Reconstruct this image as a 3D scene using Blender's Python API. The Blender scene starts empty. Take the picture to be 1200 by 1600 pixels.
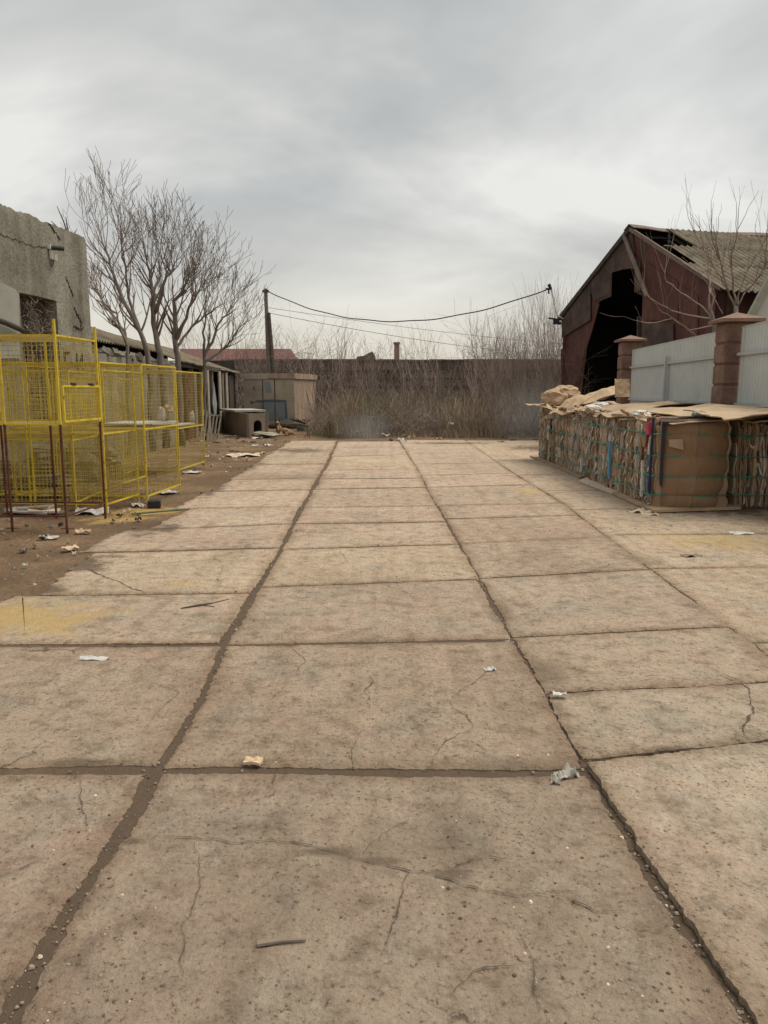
import bpy, bmesh, math, random
from mathutils import Vector, Matrix, noise
random.seed(7)
R = math.radians
sc = bpy.context.scene
COL = sc.collection
# ------------------------------------------------------------------ camera
H = 1.6; F = 1202.0; PITCH = R(8.98)
cd = bpy.data.cameras.new('camera'); cam = bpy.data.objects.new('camera', cd); COL.objects.link(cam)
cam.location = (0, 0, H); cam.rotation_euler = (R(90) - PITCH, 0, 0)
cd.sensor_fit = 'VERTICAL'; cd.sensor_height = 24.0; cd.lens = 24.0 * F / 1600.0
cd.clip_start = 0.05; cd.clip_end = 2000
sc.camera = cam
# ------------------------------------------------------------------ light
SUN_EL, SUN_AZ = R(64), R(75)
world = bpy.data.worlds.new('World'); sc.world = world; world.use_nodes = True
nt = world.node_tree; nt.nodes.clear()
def N(t, kind, **kw):
    n = t.nodes.new(kind)
    for k, v in kw.items(): setattr(n, k, v)
    return n
def ramp(t, stops, interp='LINEAR'):
    r = N(t, 'ShaderNodeValToRGB'); cr = r.color_ramp; cr.interpolation = interp
    while len(cr.elements) > 1: cr.elements.remove(cr.elements[-1])
    cr.elements[0].position = stops[0][0]; cr.elements[0].color = (*stops[0][1], 1)
    for p, c in stops[1:]:
        e = cr.elements.new(p); e.color = (*c, 1)
    return r
out = N(nt, 'ShaderNodeOutputWorld')
tc = N(nt, 'ShaderNodeTexCoord')
sx = N(nt, 'ShaderNodeSeparateXYZ'); nt.links.new(tc.outputs['Generated'], sx.inputs[0])
def M(t, op, a, b=None, clamp=False):
    n = N(t, 'ShaderNodeMath', operation=op); n.use_clamp = clamp
    for i, v in enumerate((a, b)):
        if v is None: continue
        if isinstance(v, (int, float)): n.inputs[i].default_value = v
        else: t.links.new(v, n.inputs[i])
    return n.outputs[0]
def mixc(t, fac, a, b, bt='MIX'):
    m = N(t, 'ShaderNodeMix', data_type='RGBA', blend_type=bt)
    for sock, v in ((m.inputs[0], fac), (m.inputs[6], a), (m.inputs[7], b)):
        if isinstance(v, (int, float)): sock.default_value = v
        elif isinstance(v, tuple): sock.default_value = (*v, 1)
        else: t.links.new(v, sock)
    return m.outputs[2]
zc_ = M(nt, 'ADD', M(nt, 'MAXIMUM', sx.outputs['Z'], 0.0), 0.34)
cb = N(nt, 'ShaderNodeCombineXYZ')
nt.links.new(M(nt, 'DIVIDE', sx.outputs['X'], zc_), cb.inputs[0])
nt.links.new(M(nt, 'DIVIDE', sx.outputs['Y'], zc_), cb.inputs[1])
mp = N(nt, 'ShaderNodeMapping'); nt.links.new(cb.outputs[0], mp.inputs[0])
mp.inputs['Location'].default_value = (3.1, 1.4, 0.0); mp.inputs['Rotation'].default_value = (0, 0, R(-35)); mp.inputs['Scale'].default_value = (1.0, 1.25, 1)
cn = N(nt, 'ShaderNodeTexNoise'); cn.inputs['Scale'].default_value = 1.0; cn.inputs['Detail'].default_value = 5; cn.inputs['Roughness'].default_value = 0.56
cn.inputs['Distortion'].default_value = 0.35
nt.links.new(mp.outputs[0], cn.inputs['Vector'])
cl = ramp(nt, [(0.33, (0.212, 0.217, 0.215)), (0.43, (0.250, 0.254, 0.249)), (0.52, (0.308, 0.308, 0.296)), (0.62, (0.385, 0.383, 0.364))])
nt.links.new(cn.outputs['Fac'], cl.inputs[0])
hz = ramp(nt, [(0.0, (1, 1, 1)), (0.05, (0.85, 0.85, 0.85)), (0.13, (0.25, 0.25, 0.25)), (0.22, (0, 0, 0))])
nt.links.new(sx.outputs['Z'], hz.inputs[0])
# brighter wedge of thin cloud low in the west (left) and a bright gap high on the right
hfac = M(nt, 'MULTIPLY', hz.outputs[0], 0.85)
col1 = mixc(nt, hfac, cl.outputs[0], (0.36, 0.33, 0.27))
gd = N(nt, 'ShaderNodeVectorMath', operation='DISTANCE'); nt.links.new(tc.outputs['Generated'], gd.inputs[0]); gd.inputs[1].default_value = (0.30, 0.86, 0.40)
gm = ramp(nt, [(0.0, (1, 1, 1)), (0.26, (0, 0, 0))], 'EASE'); nt.links.new(gd.outputs['Value'], gm.inputs[0])
gfac = M(nt, 'MULTIPLY', gm.outputs[0], M(nt, 'MULTIPLY', cn.outputs['Fac'], 1.1, True), True)
col2 = mixc(nt, gfac, col1, (0.43, 0.43, 0.415))
sky = N(nt, 'ShaderNodeTexSky', sky_type='NISHITA'); sky.sun_disc = False
sky.sun_elevation = SUN_EL; sky.sun_rotation = SUN_AZ
b1 = N(nt, 'ShaderNodeBackground'); b1.inputs[1].default_value = 0.05; nt.links.new(sky.outputs[0], b1.inputs[0])
b2 = N(nt, 'ShaderNodeBackground'); b2.inputs[1].default_value = 1.0; nt.links.new(col2, b2.inputs[0])
mx = N(nt, 'ShaderNodeMixShader'); mx.inputs[0].default_value = 0.94   # the overcast hides nearly all of the clear sky
nt.links.new(b1.outputs[0], mx.inputs[1]); nt.links.new(b2.outputs[0], mx.inputs[2]); nt.links.new(mx.outputs[0], out.inputs[0])
sd = bpy.data.lights.new('sun', 'SUN'); sd.energy = 1.5; sd.angle = R(40); sd.color = (1.0, 0.91, 0.76)
so = bpy.data.objects.new('sun', sd); COL.objects.link(so)
so.rotation_euler = Vector((math.sin(SUN_AZ) * math.cos(SUN_EL), math.cos(SUN_AZ) * math.cos(SUN_EL), math.sin(SUN_EL))).to_track_quat('Z', 'Y').to_euler()
vs = sc.view_settings; vs.view_transform = 'Standard'; vs.look = 'None'; vs.exposure = 1.15; vs.gamma = 1.0; vs.use_curve_mapping = False

# ------------------------------------------------------------------ pixel -> world (photo pixels, 1200 x 1600)
CF = Vector((0, math.cos(PITCH), -math.sin(PITCH))); CU = Vector((0, math.sin(PITCH), math.cos(PITCH))); CP = Vector((0, 0, H))
def ray(px, py): return CF + Vector((1, 0, 0)) * ((px - 600) / F) + CU * ((800 - py) / F)
def G(px, py, z=0.0):
    d = ray(px, py); return CP + d * ((z - H) / d.z)
def P(px, py, Y):
    d = ray(px, py); return CP + d * (Y / d.y)
def onplane(px, py, o, n):
    d = ray(px, py); return CP + d * ((o - CP).dot(n) / d.dot(n))
def nz(*a): return noise.noise(Vector(a))

# ------------------------------------------------------------------ materials
def mat(name, stops, scale=4.0, rough=0.85, bump=0.3, bscale=30.0, detail=6, metallic=0.0, stretch=(1, 1, 1), spec=0.3, fine=None, coord='Object', rnd=0.0, bdist=0.01):
    m = bpy.data.materials.new(name); m.use_nodes = True; t = m.node_tree
    b = t.nodes['Principled BSDF']; b.inputs['Roughness'].default_value = rough; b.inputs['Metallic'].default_value = metallic
    b.inputs['Specular IOR Level'].default_value = spec
    c = N(t, 'ShaderNodeTexCoord'); mpn = N(t, 'ShaderNodeMapping'); mpn.inputs['Scale'].default_value = stretch
    t.links.new(c.outputs[coord], mpn.inputs[0])
    n = N(t, 'ShaderNodeTexNoise'); n.inputs['Scale'].default_value = scale; n.inputs['Detail'].default_value = detail; n.inputs['Roughness'].default_value = 0.6
    t.links.new(mpn.outputs[0], n.inputs['Vector'])
    k = len(stops); r = ramp(t, [(0.3 + 0.4 * i / max(1, k - 1), s) for i, s in enumerate(stops)])
    t.links.new(n.outputs['Fac'], r.inputs[0]); colr = r.outputs[0]
    if fine:
        n3 = N(t, 'ShaderNodeTexNoise'); n3.inputs['Scale'].default_value = fine[0]; n3.inputs['Detail'].default_value = 4
        t.links.new(mpn.outputs[0], n3.inputs['Vector'])
        r3 = ramp(t, [(fine[2], (0, 0, 0)), (fine[2] + 0.08, (1, 1, 1))]); t.links.new(n3.outputs['Fac'], r3.inputs[0])
        colr = mixc(t, r3.outputs[0], colr, fine[1])
    if rnd:
        oi = N(t, 'ShaderNodeObjectInfo'); hs = N(t, 'ShaderNodeHueSaturation')
        t.links.new(M(t, 'ADD', M(t, 'MULTIPLY', oi.outputs['Random'], rnd), 1 - rnd / 2), hs.inputs['Value']); t.links.new(colr, hs.inputs['Color']); colr = hs.outputs[0]
    t.links.new(colr, b.inputs['Base Color'])
    if bump:
        n2 = N(t, 'ShaderNodeTexNoise'); n2.inputs['Scale'].default_value = bscale; n2.inputs['Detail'].default_value = 6
        t.links.new(mpn.outputs[0], n2.inputs['Vector'])
        bp = N(t, 'ShaderNodeBump'); bp.inputs['Strength'].default_value = bump; bp.inputs['Distance'].default_value = bdist
        t.links.new(n2.outputs['Fac'], bp.inputs['Height']); t.links.new(bp.outputs[0], b.inputs['Normal'])
    return m

def blob(t, pos, cx, cy, rx, ry, namp=0.5):
    """mask 1 inside an uneven stain with its centre on (cx, cy)"""
    mpn = N(t, 'ShaderNodeMapping'); mpn.inputs['Location'].default_value = (-cx / rx, -cy / ry, 0); mpn.inputs['Scale'].default_value = (1 / rx, 1 / ry, 0)
    t.links.new(pos, mpn.inputs[0])
    ln = N(t, 'ShaderNodeVectorMath', operation='LENGTH'); t.links.new(mpn.outputs[0], ln.inputs[0])
    n = N(t, 'ShaderNodeTexNoise'); n.inputs['Scale'].default_value = 3.5; n.inputs['Detail'].default_value = 7; n.inputs['Roughness'].default_value = 0.65
    t.links.new(pos, n.inputs['Vector'])
    v = M(t, 'ADD', ln.outputs['Value'], M(t, 'MULTIPLY', M(t, 'SUBTRACT', n.outputs['Fac'], 0.5), namp * 4))
    r = ramp(t, [(0.35, (1, 1, 1)), (1.0, (0, 0, 0))]); t.links.new(v, r.inputs[0])
    return r.outputs[0]

SPILL = [(G(x_, y_).x, G(x_, y_).y, a_, b_) for x_, y_, a_, b_ in ((130, 885, .40, .45), (235, 832, .35, .5), (60, 928, .45, .16), (325, 770, .3, .9), (385, 730, .35, 1.6), (470, 706, 1.0, .9), (700, 694, 1.6, .5), (840, 702, .9, 1.2), (1130, 800, 1.4, .5))]
def concrete_mat():
    m = bpy.data.materials.new('slab_concrete'); m.use_nodes = True; t = m.node_tree; b = t.nodes['Principled BSDF']
    b.inputs['Roughness'].default_value = 0.93; b.inputs['Specular IOR Level'].default_value = 0.2
    g = N(t, 'ShaderNodeNewGeometry'); pos = g.outputs['Position']
    def no(s, d=6, r=0.6, dist=0.0):
        n = N(t, 'ShaderNodeTexNoise'); n.inputs['Scale'].default_value = s; n.inputs['Detail'].default_value = d; n.inputs['Roughness'].default_value = r; n.inputs['Distortion'].default_value = dist
        t.links.new(pos, n.inputs['Vector']); return n.outputs['Fac']
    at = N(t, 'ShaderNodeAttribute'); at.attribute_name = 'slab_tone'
    big = ramp(t, [(0.36, (0.483, 0.381, 0.289)), (0.5, (0.572, 0.448, 0.343)), (0.64, (0.603, 0.490, 0.381))]); t.links.new(no(0.9, 6), big.inputs[0])
    c = big.outputs[0]
    pk = ramp(t, [(0.50, (0, 0, 0)), (0.68, (0.75, 0.75, 0.75))]); t.links.new(no(1.4, 7, 0.65, 0.3), pk.inputs[0])
    c = mixc(t, pk.outputs[0], c, (0.58, 0.42, 0.33))
    gg = ramp(t, [(0.52, (0, 0, 0)), (0.64, (0.7, 0.7, 0.7))]); t.links.new(no(2.3, 8, 0.7, 0.5), gg.inputs[0])
    c = mixc(t, gg.outputs[0], c, (0.46, 0.405, 0.325))
    wp = ramp(t, [(0.57, (0, 0, 0)), (0.62, (0.55, 0.55, 0.55))]); t.links.new(no(5.5, 9, 0.75, 0.2), wp.inputs[0])
    c = mixc(t, wp.outputs[0], c, (0.64, 0.54, 0.43))
    md = ramp(t, [(0.37, (0.72, 0.70, 0.67)), (0.48, (0.98, 0.98, 0.98)), (0.66, (1.14, 1.14, 1.13))]); t.links.new(no(9, 8, 0.7), md.inputs[0])
    c = mixc(t, 1.0, c, md.outputs[0], 'MULTIPLY')
    fn = ramp(t, [(0.36, (0.32, 0.29, 0.27)), (0.45, (0.92, 0.91, 0.90)), (0.6, (1.0, 1.0, 1.0)), (0.70, (1.35, 1.33, 1.3))]); t.links.new(no(38, 8, 0.8), fn.inputs[0])
    c = mixc(t, 1.0, c, fn.outputs[0], 'MULTIPLY')
    # tone of each slab
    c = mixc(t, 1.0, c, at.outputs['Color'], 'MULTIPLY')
    # embedded aggregate and small pits
    vo = N(t, 'ShaderNodeTexVoronoi'); vo.inputs['Scale'].default_value = 32; vo.inputs['Randomness'].default_value = 1
    t.links.new(pos, vo.inputs['Vector'])
    spt = ramp(t, [(0.10, (1, 1, 1)), (0.20, (0, 0, 0))]); t.links.new(vo.outputs['Distance'], spt.inputs[0])
    gate = ramp(t, [(0.46, (0, 0, 0)), (0.58, (1, 1, 1))]); t.links.new(no(2.2, 4), gate.inputs[0])
    sf = M(t, 'MULTIPLY', spt.outputs[0], gate.outputs[0])
    c = mixc(t, M(t, 'MULTIPLY', sf, 0.75), c, (0.12, 0.10, 0.085))
    # hairline map cracking in worn areas
    dsn = N(t, 'ShaderNodeTexNoise'); dsn.inputs['Scale'].default_value = 5; dsn.inputs['Detail'].default_value = 8; dsn.inputs['Roughness'].default_value = 0.7; t.links.new(pos, dsn.inputs['Vector'])
    va = N(t, 'ShaderNodeVectorMath', operation='MULTIPLY_ADD'); t.links.new(dsn.outputs['Color'], va.inputs[0]); va.inputs[1].default_value = (.28, .28, .0); t.links.new(pos, va.inputs[2])
    v2 = N(t, 'ShaderNodeTexVoronoi', feature='DISTANCE_TO_EDGE'); v2.inputs['Scale'].default_value = 1.5; t.links.new(va.outputs[0], v2.inputs['Vector'])
    hr = ramp(t, [(0.0, (1, 1, 1)), (0.009, (0, 0, 0))]); t.links.new(v2.outputs['Distance'], hr.inputs[0])
    hg = ramp(t, [(0.58, (0, 0, 0)), (0.62, (1, 1, 1))]); t.links.new(no(0.8, 5, 0.6), hg.inputs[0])
    hair = M(t, 'MULTIPLY', hr.outputs[0], hg.outputs[0])
    c = mixc(t, M(t, 'MULTIPLY', hair, 0.7), c, (0.11, 0.085, 0.065))
    # scuffed drag marks along the traffic direction
    mps = N(t, 'ShaderNodeMapping'); mps.inputs['Scale'].default_value = (7, .35, 1); t.links.new(pos, mps.inputs[0])
    sk = N(t, 'ShaderNodeTexNoise'); sk.inputs['Scale'].default_value = 1.0; sk.inputs['Detail'].default_value = 6; t.links.new(mps.outputs[0], sk.inputs['Vector'])
    skr = ramp(t, [(0.36, (0.90, 0.89, 0.88)), (0.5, (1, 1, 1))]); t.links.new(sk.outputs['Fac'], skr.inputs[0]); c = mixc(t, 1.0, c, skr.outputs[0], 'MULTIPLY')
    # mud spilled over the ragged left margin and the far end
    for k_ in range(len(SPILL)):
        qx, qy, rx_, ry_ = SPILL[k_]
        c = mixc(t, M(t, 'MULTIPLY', blob(t, pos, qx, qy, rx_, ry_, .9), .9), c, (0.17, 0.122, 0.088))
    # dark ground-in dirt patches
    dp = ramp(t, [(0.62, (0, 0, 0)), (0.74, (0.4, 0.4, 0.4))]); t.links.new(no(3.3, 9, 0.72, 0.4), dp.inputs[0])
    c = mixc(t, dp.outputs[0], c, (0.17, 0.135, 0.10))
    # yellow sawdust ground into the concrete at four places
    for (px, py, rx, ry, s) in ((20, 975, 0.75, 0.55, 0.7), (828, 770, 0.28, 0.38, 0.6), (1120, 850, 0.8, 0.55, 0.45), (285, 918, 0.16, 0.16, 0.35)):
        q = G(px, py)
        c = mixc(t, M(t, 'MULTIPLY', blob(t, pos, q.x, q.y, rx, ry), s), c, (0.60, 0.42, 0.15))
    for (px, py, rx, ry, s) in ((450, 748, 1.3, 0.9, 0.45), (1010, 815, 0.9, 0.3, 0.25), (450, 1405, 0.3, 0.25, 0.2), (500, 1342, .12, .035, .9), (600, 1357, .09, .025, .8), (705, 1377, .10, .045, .9), (205, 1327, .07, .025, .9), (115, 1203, .16, .05, .9), (395, 1200, .10, .04, .8), (1050, 1184, .12, .04, .8), (820, 1210, .4, .12, .5), (690, 1320, .35, .25, .3), (850, 1060, .12, .3, .55), (780, 960, .12, .35, .5), (1010, 880, .2, .3, .5), (700, 1010, .5, .07, .5)):
        q = G(px, py)
        c = mixc(t, M(t, 'MULTIPLY', blob(t, pos, q.x, q.y, rx, ry), s), c, (0.22, 0.165, 0.115))
    t.links.new(c, b.inputs['Base Color'])
    hgt = M(t, 'ADD', M(t, 'MULTIPLY', no(60, 8, 0.7), 0.6), M(t, 'MULTIPLY', no(11, 8, 0.7), 1.3))
    hgt = M(t, 'SUBTRACT', hgt, M(t, 'MULTIPLY', sf, 0.25)); hgt = M(t, 'SUBTRACT', hgt, M(t, 'MULTIPLY', hair, 0.35))
    bp = N(t, 'ShaderNodeBump'); bp.inputs['Strength'].default_value = 1.0; bp.inputs['Distance'].default_value = 0.045
    t.links.new(hgt, bp.inputs['Height']); t.links.new(bp.outputs[0], b.inputs['Normal'])
    return m

def dirt_mat():
    m = bpy.data.materials.new('packed_dirt'); m.use_nodes = True; t = m.node_tree; b = t.nodes['Principled BSDF']
    b.inputs['Roughness'].default_value = 0.95; b.inputs['Specular IOR Level'].default_value = 0.2
    g = N(t, 'ShaderNodeNewGeometry'); pos = g.outputs['Position']
    def no(s, d=6, r=0.6):
        n = N(t, 'ShaderNodeTexNoise'); n.inputs['Scale'].default_value = s; n.inputs['Detail'].default_value = d; n.inputs['Roughness'].default_value = r
        t.links.new(pos, n.inputs['Vector']); return n.outputs['Fac']
    a = ramp(t, [(0.34, (0.105, 0.068, 0.041)), (0.5, (0.16, 0.105, 0.063)), (0.66, (0.255, 0.172, 0.105))]); t.links.new(no(0.9, 9, 0.7), a.inputs[0]); c = a.outputs[0]
    f = ramp(t, [(0.36, (0.6, 0.6, 0.6)), (0.5, (1, 1, 1)), (0.66, (1.35, 1.33, 1.3))]); t.links.new(no(22, 8, 0.72), f.inputs[0])
    c = mixc(t, 1.0, c, f.outputs[0], 'MULTIPLY')
    c = mixc(t, M(t, 'MULTIPLY', blob(t, pos, 0.3, 6.0, 4.2, 22.0, 0.12), 0.85), c, (0.105, 0.077, 0.056))
    # trampled paler sand on the right side of the yard
    q = G(1150, 850)
    c = mixc(t, M(t, 'MULTIPLY', blob(t, pos, 6.5, 9.0, 3.6, 8.0, 0.25), 0.75), c, (0.44, 0.34, 0.235))
    for (px, py, rx, ry, s) in ((235, 800, 0.55, 0.5, 0.62), (180, 812, 0.5, 0.35, 0.55), (20, 975, 0.6, 0.5, 0.5)):
        q = G(px, py)
        c = mixc(t, M(t, 'MULTIPLY', blob(t, pos, q.x, q.y, rx, ry, 0.8), s), c, (0.50, 0.34, 0.11))
    t.links.new(c, b.inputs['Base Color'])
    bp = N(t, 'ShaderNodeBump'); bp.inputs['Strength'].default_value = 0.8; bp.inputs['Distance'].default_value = 0.03
    t.links.new(M(t, 'ADD', no(30, 8, 0.7), M(t, 'MULTIPLY', no(5, 6), 1.5)), bp.inputs['Height']); t.links.new(bp.outputs[0], b.inputs['Normal'])
    return m

def wall_mat():
    m = bpy.data.materials.new('weathered_render'); m.use_nodes = True; t = m.node_tree; b = t.nodes['Principled BSDF']
    b.inputs['Roughness'].default_value = 0.95; b.inputs['Specular IOR Level'].default_value = 0.15
    g = N(t, 'ShaderNodeNewGeometry'); pos = g.outputs['Position']
    def no(s, st=(1, 1, 1), d=7, r=0.62):
        mpn = N(t, 'ShaderNodeMapping'); mpn.inputs['Scale'].default_value = st; t.links.new(pos, mpn.inputs[0])
        n = N(t, 'ShaderNodeTexNoise'); n.inputs['Scale'].default_value = s; n.inputs['Detail'].default_value = d; n.inputs['Roughness'].default_value = r
        t.links.new(mpn.outputs[0], n.inputs['Vector']); return n.outputs['Fac']
    a = ramp(t, [(0.3, (0.155, 0.145, 0.12)), (0.5, (0.235, 0.223, 0.188)), (0.68, (0.31, 0.298, 0.258))]); t.links.new(no(0.9), a.inputs[0]); c = a.outputs[0]
    s = ramp(t, [(0.36, (0.62, 0.60, 0.56)), (0.55, (1, 1, 1))]); t.links.new(no(2.2, (1, 1, 0.13)), s.inputs[0])
    c = mixc(t, 0.85, c, s.outputs[0], 'MULTIPLY')
    f = ramp(t, [(0.34, (0.8, 0.8, 0.8)), (0.6, (1.08, 1.08, 1.08))]); t.links.new(no(14), f.inputs[0])
    c = mixc(t, 1.0, c, f.outputs[0], 'MULTIPLY')
    t.links.new(c, b.inputs['Base Color'])
    bp = N(t, 'ShaderNodeBump'); bp.inputs['Strength'].default_value = 0.6; bp.inputs['Distance'].default_value = 0.03
    t.links.new(M(t, 'ADD', no(18), M(t, 'MULTIPLY', no(2.5), 2.0)), bp.inputs['Height']); t.links.new(bp.outputs[0], b.inputs['Normal'])
    return m

MT = {}
MT['slab'] = concrete_mat(); MT['dirt'] = dirt_mat(); MT['wall'] = wall_mat()
MT['crackdirt'] = mat('crack_dirt', [(0.06, 0.045, 0.034), (0.10, 0.076, 0.056), (0.14, 0.11, 0.08)], 9, 0.95, 0.5, 60)
MT['plaster'] = mat('pale_plaster', [(0.224, 0.224, 0.196), (0.302, 0.302, 0.269)], 2, 0.9, 0.4, 20)
MT['rubble'] = mat('dark_rubble', [(0.036, 0.031, 0.026), (0.078, 0.066, 0.054), (0.132, 0.108, 0.084)], 5, 0.95, 1.0, 12, bdist=0.08)
MT['cracked'] = mat('crack_black', [(0.02, 0.018, 0.016), (0.04, 0.035, 0.03)], 5, 0.95, 0)
MT['yellow'] = mat('yellow_paint', [(0.414, 0.287, 0.021), (0.575, 0.431, 0.034), (0.644, 0.494, 0.057)], 6, 0.55, 0.15, 80, spec=0.4, fine=(14, (0.16, 0.07, 0.025), 0.63))
MT['wire'] = mat('yellow_wire', [(0.299, 0.218, 0.052), (0.460, 0.356, 0.081), (0.517, 0.437, 0.161)], 3, 0.6, 0, fine=(6, (0.20, 0.14, 0.08), 0.58))
MT['rustbar'] = mat('rusty_bar', [(0.055, 0.022, 0.015), (0.11, 0.04, 0.022), (0.16, 0.065, 0.03)], 12, 0.9, 0.4, 90)
MT['greyshelf'] = mat('worn_board_shelf', [(0.33, 0.31, 0.27), (0.44, 0.42, 0.38)], 6, 0.8, 0.2, 40)
MT['bark'] = mat('grey_bark', [(0.102, 0.084, 0.072), (0.162, 0.138, 0.118), (0.228, 0.198, 0.174)], 7, 0.9, 0.6, 30, stretch=(1, 1, 0.3))
MT['twig'] = mat('brown_twig', [(0.138, 0.105, 0.087), (0.234, 0.190, 0.155)], 3, 0.9, 0, rnd=0.5)
MT['twig2'] = mat('red_brown_twig', [(0.187, 0.139, 0.120), (0.314, 0.247, 0.213)], 3, 0.9, 0, rnd=0.5)
MT['seed'] = mat('dry_seed', [(0.085, 0.055, 0.042), (0.14, 0.095, 0.07)], 3, 0.9, 0)
MT['grass'] = mat('dry_grass', [(0.187, 0.149, 0.103), (0.312, 0.250, 0.175), (0.437, 0.359, 0.258)], 0.8, 0.9, 0)
MT['redweed'] = mat('rusty_dry_weed', [(0.144, 0.082, 0.050), (0.240, 0.150, 0.096)], 2, 0.9, 0)
MT['greenweed'] = mat('olive_weed', [(0.130, 0.130, 0.065), (0.208, 0.202, 0.111)], 2, 0.9, 0)
MT['barnred'] = mat('rusted_red_sheet', [(0.054, 0.024, 0.019), (0.096, 0.036, 0.030), (0.144, 0.061, 0.047)], 2.4, 0.75, 0.5, 5, spec=0.3, fine=(5, (0.05, 0.037, 0.03), 0.60), bdist=0.04, stretch=(1, 1, 0.5))
MT['barnbrown'] = mat('rusted_brown_sheet', [(0.043, 0.030, 0.025), (0.076, 0.050, 0.042), (0.109, 0.074, 0.060)], 2.4, 0.85, 0.5, 5, bdist=0.04)
MT['inshade'] = mat('inside_shade_black', [(0.008, 0.007, 0.006), (0.018, 0.015, 0.013)], 2, 0.95, 0.2, 10)  # near-black base colour paints in the shade inside barn and kennel
MT['oldwood'] = mat('old_wood', [(0.120, 0.094, 0.072), (0.192, 0.156, 0.120), (0.252, 0.210, 0.168)], 5, 0.9, 0.5, 30, stretch=(1, 1, 0.2))
MT['palewood'] = mat('pale_wood', [(0.26, 0.23, 0.18), (0.36, 0.33, 0.27)], 5, 0.9, 0.4, 30)
MT['darkwood'] = mat('dark_wood', [(0.04, 0.032, 0.026), (0.085, 0.068, 0.054)], 4, 0.9, 0.5, 20)
MT['asbestos'] = mat('corrugated_cement', [(0.108, 0.089, 0.063), (0.184, 0.154, 0.113), (0.253, 0.221, 0.171)], 2.2, 0.95, 0.5, 20, fine=(5, (0.085, 0.07, 0.05), 0.6))
MT['ridge'] = mat('ridge_cap', [(0.12, 0.085, 0.072), (0.20, 0.15, 0.125)], 3, 0.9, 0.3, 15)
MT['fence'] = mat('grey_coated_sheet', [(0.464, 0.492, 0.482), (0.545, 0.573, 0.557)], 1.2, 0.5, 0.08, 3, spec=0.4)
MT['rail'] = mat('grey_rail', [(0.389, 0.413, 0.406), (0.462, 0.486, 0.477)], 4, 0.5, 0.0)
MT['block'] = mat('brown_split_block', [(0.136, 0.080, 0.062), (0.200, 0.123, 0.095), (0.257, 0.168, 0.132)], 3.5, 0.92, 0.8, 22, bdist=0.03)
MT['mortar'] = mat('dark_mortar', [(0.130, 0.078, 0.060), (0.169, 0.104, 0.081)], 6, 0.95, 0.5, 40)
MT['cap'] = mat('pillar_cap', [(0.176, 0.110, 0.085), (0.242, 0.160, 0.123)], 4, 0.85, 0.3, 20)
CARD = []
for i, st in enumerate([[(0.350, 0.245, 0.149), (0.490, 0.350, 0.228)], [(0.263, 0.184, 0.123), (0.385, 0.280, 0.193)], [(0.473, 0.350, 0.236), (0.630, 0.490, 0.333)],
                        [(0.263, 0.175, 0.108), (0.367, 0.254, 0.166)], [(0.490, 0.394, 0.298), (0.665, 0.560, 0.438)], [(0.385, 0.350, 0.315), (0.578, 0.542, 0.490)], [(0.175, 0.126, 0.088), (0.263, 0.193, 0.140)]]):
    CARD.append(mat('cardboard_tone', st, 5, 0.9, 0.35, 40, stretch=(1, 1, 0.5)))
MT['white'] = mat('white_board', [(0.50, 0.49, 0.46), (0.66, 0.65, 0.62)], 6, 0.75, 0.3, 30)
MT['redp'] = mat('red_print', [(0.14, 0.025, 0.022), (0.22, 0.04, 0.035)], 6, 0.6, 0.2, 30)
MT['pink'] = mat('crimson_film', [(0.42, 0.02, 0.08), (0.55, 0.04, 0.13)], 6, 0.4, 0.4, 20)
MT['blue'] = mat('blue_print', [(0.09, 0.26, 0.44), (0.14, 0.34, 0.52)], 6, 0.6, 0.2, 30)
MT['navy'] = mat('navy_board', [(0.015, 0.016, 0.032), (0.028, 0.028, 0.05)], 6, 0.7, 0.2, 30)
CARD += [MT['white'], MT['redp'], MT['blue'], MT['navy']]
MT['card'] = mat('plain_cardboard', [(0.176, 0.107, 0.055), (0.217, 0.133, 0.075), (0.246, 0.162, 0.098)], 2, 0.8, 0.3, 5, spec=0.3, bdist=0.02)
MT['cover'] = mat('weathered_cardboard', [(0.293, 0.212, 0.136), (0.385, 0.289, 0.192), (0.466, 0.359, 0.253)], 2.5, 0.85, 0.3, 10, rnd=0.35)
MT['strap'] = mat('green_strap', [(0.015, 0.17, 0.12), (0.03, 0.27, 0.19)], 8, 0.45, 0)
MT['metalbox'] = mat('faded_kiosk_paint', [(0.281, 0.239, 0.174), (0.363, 0.314, 0.239), (0.429, 0.380, 0.297)], 1.5, 0.8, 0.3, 10, fine=(3, (0.14, 0.085, 0.055), 0.63), coord='Object')
MT['metalside'] = mat('peeling_kiosk_side', [(0.204, 0.132, 0.102), (0.324, 0.240, 0.180), (0.432, 0.348, 0.270)], 6, 0.85, 0.4, 20, stretch=(1, 1, 0.15))
MT['bluepaint'] = mat('blue_spray_paint', [(0.075, 0.105, 0.14), (0.13, 0.155, 0.18)], 3, 0.8, 0.1, 20)
MT['palepaint'] = mat('pale_blue_paint', [(0.18, 0.205, 0.215), (0.25, 0.27, 0.27)], 3, 0.8, 0.1, 20)
MT['redroof'] = mat('red_roof', [(0.12, 0.052, 0.047), (0.17, 0.078, 0.07)], 1.0, 0.8, 0.2, 8)
MT['housewall'] = mat('brown_house_wall', [(0.192, 0.138, 0.114), (0.264, 0.198, 0.162)], 1, 0.9, 0.2, 10)
MT['farwall'] = mat('far_brick_wall', [(0.072, 0.057, 0.052), (0.122, 0.095, 0.081), (0.200, 0.157, 0.129)], 0.9, 0.95, 0.5, 6, stretch=(0.4, 1, 1.8))
MT['palewall'] = mat('pale_neighbour_wall', [(0.432, 0.432, 0.396), (0.516, 0.516, 0.480)], 1.5, 0.9, 0.2, 12)
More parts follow.
